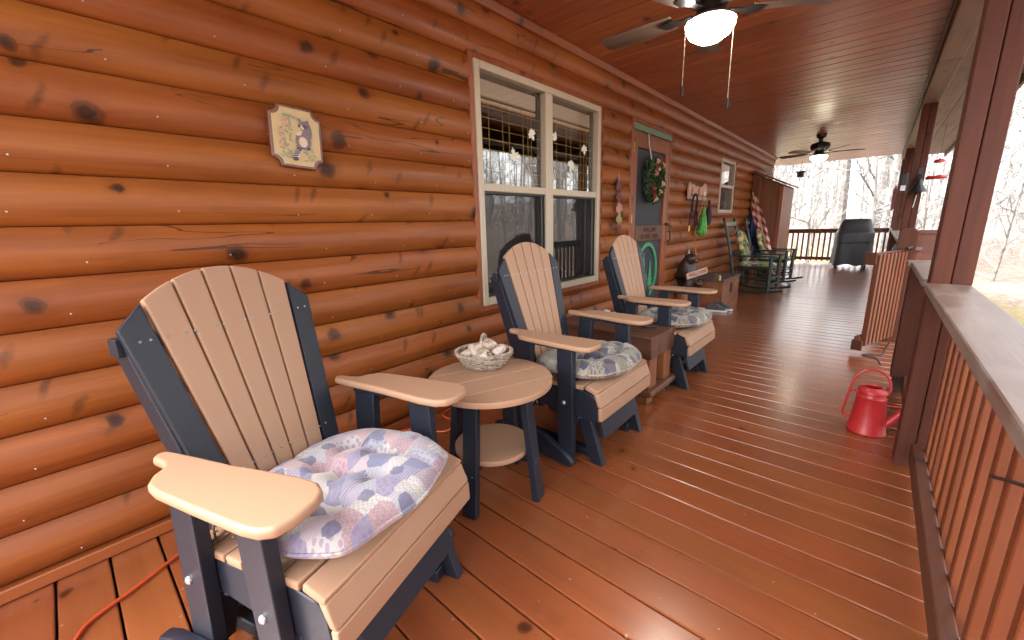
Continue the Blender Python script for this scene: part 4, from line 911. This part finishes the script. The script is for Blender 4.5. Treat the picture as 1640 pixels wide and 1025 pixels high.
for s in (-1, 1):
    B().ball((.03, s*.058, .468), .03, 2, (.6, 1, 1), .03).obj('ear', M['bear'], be, smooth=True); B().ball((.125, s*.042, .445), .009, 2).obj('eye', M['black'], be, smooth=True)
wb = B().box((-.012, -.20, -.042), (.008, .15, .042)).obj('welcome_board', M['signpink'], be, bevel=.003); wb.location = (.20, 0, .225); wb.rotation_euler = (R(11), 0, R(0))
me = text_mesh('lettering', 'WELCOME', .062, M['ink']); o = link('lettering', me, wb, (.0095, -.02, 0)); o.rotation_euler = (R(90), 0, R(90))
tag(B().box((-.012, -.085, -.035), (.012, .085, .035)).obj('wood_block', M['yellowwood'], None, (.50, 5.98, .385+.045), bevel=.003), 'pale yellow wooden block standing on the chest corner', 'block')
bpy.data.objects['wood_block'].rotation_euler = (0, 0, R(35))
fp = thing('fishing_rod', 'slim black fishing rod leaning on the logs beside the bear', 'rod', (.12, 6.02, .40)); B().tube([(0, 0, 0), (-.05, .02, .34)], [.016, .008], 8).obj('rod_handle', M['black'], fp); B().tube([(-.05, .02, .34), (-.055, .03, .40)], .004, 6).obj('rod_tip', M['steel'], fp)

# ------------------------------------------------------------------ chest, sneakers
chs = thing('wooden_chest', 'knotty wooden chest with dark slab lid against the log wall', 'chest', (.315, 6.50, 0))
for z0, z1 in ((.03, .19), (.192, .352)):
    B().box((.215, -.45, z0), (.238, .45, z1)).obj('front_board', M['chest'], chs, bevel=.003); B().box((-.238, -.449, z0), (.2145, -.427, z1)).obj('end_board', M['chest'], chs, bevel=.003)
    B().box((-.238, .427, z0), (.2145, .449, z1)).obj('end_board', M['chest'], chs, bevel=.003)
B().box((-.238, -.426, z0-.1), (-.22, .426, .35)).obj('back_board', M['chest'], chs); B().box((-.24, -.455, .001), (.245, .455, .029)).obj('plinth', M['trim'], chs, bevel=.004)
B().box((-.25, -.47, .3535), (.255, .47, .385)).obj('lid', M['slate'], chs, bevel=.004)
B().box((.2385, -.05, .16), (.25, .05, .30)).obj('hasp', M['black'], chs, bevel=.004)
def sneaker(loc, rz):
    t = thing('sneaker', '', 'shoe', loc, rz, 'sneakers by the chest')
    so_ = [(-.13, -.035), (-.10, -.042), (0, -.036), (.08, -.045), (.13, -.03), (.145, 0), (.13, .03), (.08, .045), (0, .036), (-.10, .042), (-.13, .035)]
    B().prism(so_, 2, .001, .028).obj('sole', M['white'], t, bevel=.005, seg=2)
    u = B(); rows = []
    for z, k, cut in ((.029, .95, .14), (.06, .88, .11), (.085, .78, .05), (.105, .72, .02), (.10, .6, .015)):
        rows.append([u.bm.verts.new((min(x, cut+.0)*k if x > 0 else x*k, y*k, z)) for x, y in so_])
    for a_, b_ in zip(rows, rows[1:]):
        for i in range(len(so_)): u.bm.faces.new((a_[i], a_[(i+1) % len(so_)], b_[(i+1) % len(so_)], b_[i]))
    u.obj('upper', M['sneaker'], t, smooth=True); return t
tag(sneaker((.57, 5.72, 0), R(8)), 'grey canvas sneaker nearer the farthest glider'); tag(sneaker((.60, 5.88, 0), R(0)), 'grey canvas sneaker nearer the wooden chest')

# ------------------------------------------------------------------ green rocking chairs
def rocker(loc, label):
    t = thing('rocking_chair', label, 'chair', loc, R(-4), 'green rocking chairs')
    dk = M['dkgreen']
    for s in (-1, 1):
        y = s*.27
        B().tube([(-.48+.96*i/14, y, .022+.11*(abs(i/7-1)**2)*1.0*(1 if i < 7 else .55)) for i in range(15)], .018, 8).obj('runner', dk, t, smooth=True)
        B().tube([(-.26, y, .06), (-.27, y, .40), (-.36, y*.95, .80), (-.47, y*.92, 1.19)], [.022, .024, .022, .019], 10).obj('back_post', dk, t, smooth=True)
        B().lathe([(0, 0), (.018, .0), (.027, .02), (.018, .045), (0, .055)], (-.478, y*.92, 1.18), 10).obj('finial', dk, t, smooth=True)
        B().tube([(.28, y, .03), (.28, y, .30), (.285, y, .60)], [.026, .03, .024], 10).obj('front_post', dk, t, smooth=True)
        B().prism([(-.31, -.03), (.22, -.045), (.33, -.03), (.35, 0), (.33, .03), (.22, .045), (-.31, .03)], 2, .60, .625).xf(Matrix.Translation((0, y, 0))).obj('armrest', dk, t, bevel=.006, seg=2)
        for z in (.16, .26): B().tube([(-.265, y, z), (.28, y, z)], .012, 8).obj('rung', dk, t, smooth=True)
        B().tube([(-.27, y, .395), (.28, y, .415)], .02, 8).obj('seat_rail', dk, t, smooth=True)
    for z in (.15, .25): B().tube([(.28, -.27, z), (.28, .27, z)], .013, 8).obj('rung', dk, t, smooth=True)
    B().box((-.25, -.25, .40), (.27, .25, .425)).obj('seat_panel', dk, t, bevel=.008)
    for z, h in ((.62, .05), (.80, .05), (.98, .05), (1.10, .06)):
        x = -.30-(z-.55)*.27; B().box((x-.008, -.25, z), (x+.008, .25, z+h)).obj('back_slat', dk if z < 1.1 else M['sage'], t, bevel=.004)
    x, y, z = loc
    cushion('seat_cushion', 'yellow-green floral seat cushion on the '+label.split(' green')[0]+' rocking chair', M['floral'], (x+.02, y, .426), R(-4), .25, .27, .085, 5, tufts=True, tie=False, group='floral rocker cushions')
    o = cushion('back_cushion', 'yellow-green floral back cushion on the '+label.split(' green')[0]+' rocking chair', M['floral'], (x-.235, y, .76), R(-4), .21, .26, .08, 6, tufts=True, tie=False, group='floral rocker cushions'); o.rotation_euler = (0, R(73), R(-4))
rocker((.60, 7.78, 0), 'nearer green rocking chair with floral cushions by the wall'); rocker((.60, 9.22, 0), 'farther green rocking chair in front of the tall cabinet')
tag(B().lathe([(0, 0), (.07, 0), (.10, .20), (.115, .22), (.105, .225), (.09, .2), (0, .19)], n=16).obj('flower_pot', M['clay'], None, (.30, 8.52, .50), smooth=True), 'dark aubergine pot on the stand between the rockers', 'pot')
ps = thing('plant_stand', 'low wooden stand between the two rocking chairs', 'stand', (.30, 8.52, 0)); B().box((-.16, -.16, .47), (.16, .16, .498)).obj('top', M['timber'], ps, bevel=.004)
for sx in (-1, 1):
    for sy in (-1, 1): B().box((sx*.13-.02, sy*.13-.02, 0), (sx*.13+.02, sy*.13+.02, .469)).obj('leg', M['timberz'], ps)
# flag leaning on the wall
fl = thing('furled_flag', 'furled red and white striped flag on a pole leaning by the cabinet', 'flag', (.20, 9.05, 0))
B().tube([(.46, .30, .02), (-.02, .0, 1.70)], .012, 8).obj('flag_pole', M['yellowwood'], fl, smooth=True)
b = B(); n = 14; rows = []
for i in range(13):
    t = i/12; z = 1.62-1.05*t; row = []
    for j in range(n+1):
        u = j/n; wdt = .06+.46*t**.8; row.append(b.bm.verts.new((-.01-.12*t+u*wdt*.95, .02+.20*t+.035*math.sin(u*17+t*2)*(.3+t), z+.05*u*t-.12*math.sin(u*3)*t)))
    rows.append(row)
for i in range(12):
    for j in range(n): b.bm.faces.new((rows[i][j], rows[i][j+1], rows[i+1][j+1], rows[i+1][j]))
b.obj('flag_cloth', M['flag'], fl, smooth=True)
# tall lean-to cabinet
cbn = thing('tall_cabinet', 'tall brown plywood cabinet with slanted top against the wall end', 'cabinet', (.05, 9.62, 0))
sl = [(.0, .01), (.52, .01), (.52, 1.84), (.0, 2.10)]
B().prism(sl, 1, 0, .02).obj('side_panel', M['cab'], cbn); B().prism(sl, 1, 1.38, 1.40).obj('side_panel', M['cab'], cbn)
for y in (.022, .70): B().box((.50, y, .03), (.522, y+.676, 1.82)).obj('door_panel', M['cab'], cbn, bevel=.003)
for x in (.10, .478): B().box((x, -.022, .01), (x+.045, -.0005, 1.80 if x > .3 else 2.0)).obj('corner_batten', M['trimz'], cbn, bevel=.003)
B().box((.5225, -.02, .01), (.545, .04, 1.83)).obj('corner_batten', M['trimz'], cbn, bevel=.003)
B().poly([(-.0, -.05, 2.125), (.58, -.05, 1.835), (.58, 1.45, 1.835), (0, 1.45, 2.125)], (0.01, 0, .025)).obj('roof_panel', M['cab'], cbn)
wbx = tag(B().box((0, 0, 0), (.12, .18, .12)).obj('ledge_box', M['white'], None, (.13, 10.3, 2.118)), 'small white box lying on top of the tall cabinet', 'box')

# ------------------------------------------------------------------ covered grill
gc = thing('covered_grill', 'grill under a black fitted cover at the far end of the deck', 'grill', (1.67, 12.45, 0), R(6))
b = B(); n = 40; rows = []
def sq(a, w, d, p=5): c, s = math.cos(a), math.sin(a); r_ = (abs(c/w)**p+abs(s/d)**p)**(-1/p); return r_*c, r_*s
for z, w, d, ox, wr_ in ((.10, .375, .30, 0, .026), (.35, .36, .29, 0, .022), (.60, .345, .28, 0, .014), (.605, .345, .28, 0, .014), (.80, .345, .285, 0, .012), (.845, .335, .28, .0, .008), (.865, .325, .24, .0, .006), (1.00, .295, .19, .0, .012), (1.10, .265, .16, .0, .012), (1.14, .235, .12, .0, .006), (1.145, .05, .03, .0, 0)):
    row = []
    for i in range(n):
        a = 2*math.pi*i/n; x, y = sq(a, w, d); k = 1+wr_*3*math.sin(a*9+z*7)*math.sin(a*3+z*3); row.append(b.bm.verts.new((ox+x*k, y*k, z+.02*math.sin(a*6)*(z < .2))))
    rows.append(row)
for p, q in zip(rows, rows[1:]):
    for i in range(n): b.bm.faces.new((p[i], p[(i+1) % n], q[(i+1) % n], q[i]))
b.bm.faces.new(rows[-1])
b.obj('cover', M['grillcover'], gc, smooth=True, ang=70)
B().tube([(sq(a*.157, .345, .295)[0], sq(a*.157, .345, .295)[1], .61) for a in range(40)], .008, 6, closed=True).obj('cover_strap', M['cloth'], gc)
for x in (-.27, .25):
    for y in (-.2, .2): B().lathe([(0, -.02), (.045, -.02), (.05, 0), (.045, .02), (0, .02)], n=14).xf(Matrix.Translation((x, y, .05)) @ Matrix.Rotation(R(90), 4, 'Y')).obj('wheel', M['black'], gc)
    B().box((x-.015, -.24, .085), (x+.015, .24, .13)).obj('leg_frame', M['black'], gc)

# ------------------------------------------------------------------ ceiling fans
def fan(loc, label, lampmat, a0):
    t = thing('ceiling_fan', label, 'ceiling fan', loc, 0, 'porch ceiling fans')     # loc z = ceiling
    B().lathe([(0, 0), (.075, 0), (.07, -.05), (.035, -.075), (.03, -.12), (0, -.12)], n=24).obj('canopy', M['bronze'], t, smooth=True)
    B().lathe([(0, -.12), (.06, -.125), (.13, -.15), (.145, -.19), (.135, -.24), (.095, -.27), (0, -.27)], n=32).obj('motor_housing', M['bronze'], t, smooth=True)
    B().lathe([(0, -.27), (.07, -.27), (.075, -.325), (.108, -.34), (.112, -.352), (0, -.352)], n=28).obj('light_fitter', M['bronze'], t, smooth=True)
    g_ = B().lathe([(.105, -.3525), (.126, -.362), (.124, -.385), (.102, -.42), (.06, -.448), (0, -.456)], n=32).obj('light_globe', lampmat, t, smooth=True)
    for k in range(5):
        a = R(a0+72*k); rot = Matrix.Rotation(a, 4, 'Z')
        arm_ = B().prism([(.09, -.022), (.15, -.018), (.20, -.045), (.25, -.04), (.27, 0), (.25, .04), (.20, .045), (.15, .018), (.09, .022)], 2, -.312, -.305).xf(rot).obj('blade_iron', M['bronze'], t)
        bl = B().prism([(0, -.058), (.10, -.064), (.40, -.070), (.43, -.05), (.44, .055), (.42, .070), (.10, .066), (0, .058)], 2, -.0035, .0035)
        o = bl.obj('blade', M['blade'], t, bevel=.002); o.matrix_local = rot @ Matrix.Translation((.20, 0, -.298)) @ Matrix.Rotation(R(11), 4, 'X')
    for (x, y, L, i) in ((-.085, -.085, .29, 0), (.09, .06, .36, 1)):
        ch = B().tube([(x, y, -.35), (x*1.12, y*1.12, -.375), (x*1.12, y*1.12, -.38-L)], .0022, 5).obj('pull_chain', M['wicker'], t); B().tube([(x*1.12, y*1.12, -.38-L), (x*1.12, y*1.12, -.43-L)], .007, 8).obj('chain_fob', M['bronze'], ch)
    return t
fan((1.255, 2.52, H), 'near ceiling fan with glowing white globe and dark blades', M['lamp'], 36)
fan((1.13, 9.15, H), 'far ceiling fan with warm lit globe', M['lamp2'], 20)

# ------------------------------------------------------------------ things on and beyond the posts
bl = thing('dinner_bell', 'black cast iron bell with pull cord on the second porch post', 'bell', (2.365, 6.90, 1.52))
B().lathe([(0, .085), (.018, .082), (.03, .06), (.038, .03), (.06, -.01), (.088, -.05), (.095, -.06), (.085, -.06), (.05, -.02), (0, .03)], n=24).obj('bell_cup', M['black'], bl, smooth=True)
B().prism([(.10, .20), (.10, .05), (.075, .06), (.07, .14), (.0, .12), (-.01, .085), (.012, .085), (.02, .115), (.06, .10), (.055, .05)], 0, -.012, .012).obj('bracket', M['black'], bl); B().box((-.022, .0855, .02), (.022, .1, .22)).obj('mounting_plate', M['black'], bl)
B().tube([(0, 0, .02), (0, 0, -.075)], .008, 6).obj('clapper', M['black'], bl); B().ball((0, 0, -.08), .016, 2).obj('clapper_ball', M['black'], bl)
B().tube([(0, 0, -.085), (-.01, -.0, -.20), (-.016, 0, -.24)], .005, 6).obj('pull_cord', M['white'], bl)
tb_ = thing('wall_thermometer', 'black rectangular thermometer box on the post behind the bell', 'thermometer', (2.27, 8.05, 1.63)); B().box((-.05, -.05, -.12), (.02, .05, .14)).obj('housing', M['black'], tb_, bevel=.01); B().box((-.04, -.054, -.10), (.012, -.0505, -.03)).obj('face_plate', M['steel'], tb_); B().box((.0205, -.02, -.05), (.06, .02, .05)).obj('bracket', M['black'], tb_)
B().bar((.06, 0, 0), (.02, -1.0, 0), .01, .01).obj('mounting_arm', M['black'], tb_)
hf = thing('hummingbird_feeder', 'red and clear hanging hummingbird feeder beyond the railing', 'bird feeder', (2.59, 8.4, 1.70))
B().lathe([(0, -.02), (.10, -.02), (.115, 0), (.10, .018), (.05, .026), (0, .026)], n=20).obj('feeding_dish', M['red'], hf, smooth=True)
B().lathe([(.04, .027), (.05, .06), (.05, .16), (.03, .20), (0, .20)], n=16).obj('nectar_bottle', M['clear'], hf, smooth=True); B().lathe([(0, .2), (.06, .2), (.055, .23), (.01, .25), (0, .25)], n=16).obj('cap', M['red'], hf, smooth=True)
for k in range(5):
    a = 2*math.pi*k/5; B().lathe([(0, 0), (.026, .004), (.012, .014), (0, .014)], (.095*math.cos(a), .095*math.sin(a), .012), 8).obj('flower_port', M['red'], hf)
B().tube([(0, 0, .25), (0, 0, .70)], .003, 5).obj('hanging_wire', M['black'], hf)
hb = thing('hanging_birdhouse', 'small dark box hanging at the far end of the porch', 'birdhouse', (.42, 12.85, 2.20)); B().box((-.07, -.07, 0), (.07, .07, .12)).obj('box', M['slate'], hb, bevel=.006)
B().poly([(-.10, -.10, .118), (.10, -.10, .118), (.10, .10, .118), (-.10, .10, .118)], (0, 0, .025)).obj('roof', M['black'], hb); B().tube([(0, 0, .14), (0, 0, .40)], .003, 5).obj('hanger', M['black'], hb)
ho = thing('porch_ornament', 'dark red ribbon ornament hanging on the far corner post', 'ornament', (2.25, 13.44, 1.35)); B().prism([(-.03, .0), (.0, -.05), (.03, .0), (.035, .42), (.0, .55), (-.035, .42)], 1, .0, .02).obj('ribbon', M['leafred'], ho)
sl_ = thing('string_lights', 'black string light cable along the soffit outside the beam', 'string lights', (2.60, 2.4, 2.50)); B().box((-.02, 0, 0), (.02, 4.2, .03)).obj('cable_channel', M['black'], sl_)
zz = B().tube([(-.03+.06*(i % 2), i*.16, -.004) for i in range(27)], .0025, 5).obj('light_string', M['white'], sl_)
# watering can
wc = thing('watering_can', 'red enamel watering can standing on the deck by the rail', 'watering can', (2.172, 2.835, .001), R(8))
B().lathe([(0, .0), (.086, .0), (.088, .006), (.084, .012), (.064, .205), (.066, .209), (.061, .214), (.059, .232), (.066, .236), (.066, .242), (.058, .256), (.040, .268), (.038, .262), (.05, .24), (.05, .05), (0, .05)], n=36).obj('can_body', M['red'], wc, smooth=True, ang=45)
B().tube(spline([(-.079, 0, .07), (-.115, 0, .085), (-.105, 0, .18), (-.085, 0, .30), (-.045, 0, .355), (.01, 0, .362), (.055, 0, .33), (.072, 0, .27), (.064, 0, .235)], 6), .006, 8).obj('handle', M['red'], wc, smooth=True)
B().tube(spline([(-.095, 0, .215), (-.08, 0, .235), (-.062, 0, .215)], 4), .004, 6).obj('handle_brace', M['red'], wc)
B().tube([(.07, 0, .045), (.12, 0, .12), (.165, 0, .20), (.19, 0, .25)], [.022, .018, .014, .012], 12).obj('spout', M['red'], wc, smooth=True); B().tube([(.06, 0, .17), (.145, 0, .172)], .004, 6).obj('spout_brace', M['red'], wc)
tag(B().tube(spline([(2.39, 1.40, .555), (2.368, 1.375, .560), (2.36, 1.208, .633), (2.35, 1.05, .70)], 5), .0045, 6).obj('black_wire', M['black'], smooth=True), 'thin black wire tied across the near balusters', 'wire')

# ------------------------------------------------------------------ winter woods
def grow(seed, h, r0, levels=3, n1=15, n2=5, n3=4, lean=.06, low=.25):
    rg = random.Random(seed); T = B(); C_ = B()
    tp = []; x = y = 0; dx, dy = rg.uniform(-lean, lean), rg.uniform(-lean, lean); N = 10
    for i in range(N+1):
        tp.append(Vector((x, y, h*i/N-.3))); x += dx*h/N+rg.uniform(-.03, .03)*h/N; y += dy*h/N+rg.uniform(-.03, .03)*h/N
    rr = [r0*(1-.93*(i/N)**.85) for i in range(N+1)]; rr[0] = r0*1.25
    T.tube(tp, rr, 8)
    def branch(p, d, L, r, lv):
        ns = (0, 5, 3, 2)[lv]; pts = [p]; q = p.copy(); dd = d.copy()
        for i in range(ns):
            dd = (dd+Vector((rg.uniform(-.22, .22), rg.uniform(-.22, .22), rg.uniform(-.10, .26)))).normalized(); q = q+dd*L/ns; pts.append(q.copy())
        C_.tube(pts, [r*(1-.8*i/ns) for i in range(ns+1)], (0, 5, 3, 3)[lv], cap=False)
        if lv < levels:
            for k in range(n2 if lv == 1 else n3):
                t = rg.uniform(.2, 1.0); f = t*ns; i = min(int(f), ns-1); b0 = pts[i].lerp(pts[i+1], f-i)
                nd = (dd*.7+Vector((rg.uniform(-1, 1), rg.uniform(-1, 1), rg.uniform(-.4, .9)))).normalized(); branch(b0, nd, L*rg.uniform(.35, .6), max(.0065, r*(1-.7*t)*.6), lv+1)
    for k in range(n1):
        t = low+(1-low)*((k+rg.random())/n1); f = t*N; i = min(int(f), N-1); b0 = tp[i].lerp(tp[i+1], f-i); a = rg.uniform(0, 6.283)
        el = rg.uniform(.2, .9); branch(b0, Vector((math.cos(a)*math.cos(el), math.sin(a)*math.cos(el), math.sin(el))), h*rg.uniform(.16, .32)*(1.15-t*.6), max(.008, rr[i]*.42), 1)
    return T, C_
kinds = []
for i, (h, r0, n1, low) in enumerate(((13, .17, 16, .22), (16, .24, 15, .3), (10, .09, 16, .12), (7, .055, 15, .08), (15, .14, 14, .35), (5, .035, 14, .05))):
    T, C_ = grow(40+i, h, r0, n1=n1+8, n2=7, n3=5, low=low); bk_ = M['bark' if i % 2 else 'bark2']
    kinds.append((T.mesh('trunk', bk_, smooth=True), C_.mesh('branches', M['twig'])))
rg = random.Random(77); nT = 0; spots = []
TREE = ['tall pale bare tree with many upswept branches', 'tall thick-trunked dark bare tree', 'mid-height slender pale bare tree', 'small dark bare tree branching from low down', 'tall straight pale bare tree with high branches', 'thin leafless sapling']
GRP = ['tall pale trees', 'thick dark trees', 'slender trees', 'small low-branched trees', 'straight high-branched trees', 'saplings']
def plant(x, y, ki, s=1.):
    o = thing('bare_tree', TREE[ki]+' in the winter woods', 'tree', (x, y, gz(x, y)-.05), rg.uniform(0, 6.28), GRP[ki]); o.scale = (s, s, s)
    link('trunk', kinds[ki][0], o); link('branches', kinds[ki][1], o)
# hand-placed ones seen past the far railing and beside the near post
for x, y, ki, s in ((.6, 26, 1, 1.2), (-1.2, 21, 2, 1.), (2.2, 23, 4, 1.), (3.2, 19.5, 3, 1.), (-.2, 33, 0, 1.2), (1.8, 36, 1, 1.3), (4.6, 27, 0, 1.), (-3, 28, 4, 1.), (5.8, 17, 5, 1.), (6.2, 21, 3, 1.1), (7.5, 25, 0, 1.), (8.6, 19, 2, 1.), (9.5, 14, 3, 1.), (10.5, 10, 0, 1.), (11, 6, 2, 1.), (9.8, 3.2, 5, 1.2), (12, 1, 1, 1.), (11, -3, 4, 1.), (10, 17.5, 1, .9), (13, 12.5, 4, 1.)): plant(x, y, ki, s); spots.append((x, y))
for _ in range(46):
    y = rg.uniform(17, 34); x = 2.1+(y)*rg.uniform(-.22, .36)
    if any((x-a)**2+(y-c)**2 < .8 for a, c in spots): continue
    plant(x, y, rg.choice((3, 5, 5, 2)), rg.uniform(.75, 1.3)); spots.append((x, y))
for _ in range(14):
    x, y = rg.uniform(9.5, 17), rg.uniform(-3, 16); plant(x, y, rg.choice((3, 5, 2)), rg.uniform(.8, 1.2)); spots.append((x, y))
tries = 0
while len(spots) < 170 and tries < 4000:
    tries += 1; x, y = rg.uniform(-22, 34), rg.uniform(-10, 62)
    if x < 10.5 and y < 20 or (x < -5 and y < 22): continue
    if any((x-a)**2+(y-c)**2 < 5 for a, c in spots): continue
    spots.append((x, y)); plant(x, y, rg.choice((0, 0, 1, 2, 2, 3, 4, 4, 5)), rg.uniform(.8, 1.2))
# the far wood reads as one mass
T, C_ = B(), B(); verts = []; faces = []
far = []
for i in range(3):
    t_, c_ = grow(90+i, 13, .14, levels=2, n1=15, n2=7)
    for src in (t_, c_):
        bmesh.ops.recalc_face_normals(src.bm, faces=src.bm.faces); src.bm.verts.index_update()
    far.append([([v.co.copy() for v in s_.bm.verts], [[v.index for v in f.verts] for f in s_.bm.faces]) for s_ in (t_, c_)])
for _ in range(330):
    a = rg.uniform(-1.0, 2.0); d = rg.uniform(42, 74); x, y = 2+d*math.sin(a), 4+d*math.cos(a); x = min(x, 112); s = rg.uniform(.8, 1.3); z = gz(x, y); ca, sa = math.cos(a*7), math.sin(a*7)
    for vs, fs in far[_ % 3]:
        base = len(verts); verts += [(x+s*(v.x*ca-v.y*sa), y+s*(v.x*sa+v.y*ca), z+s*v.z) for v in vs]; faces += [[i+base for i in f] for f in fs]
me = bpy.data.meshes.new('distant_wood'); me.from_pydata(verts, [], faces); me.materials.append(M['twig'])
tag(link('distant_wood', me), 'dense far-off mass of bare winter woodland on the hillside', 'woodland', kind='stuff')
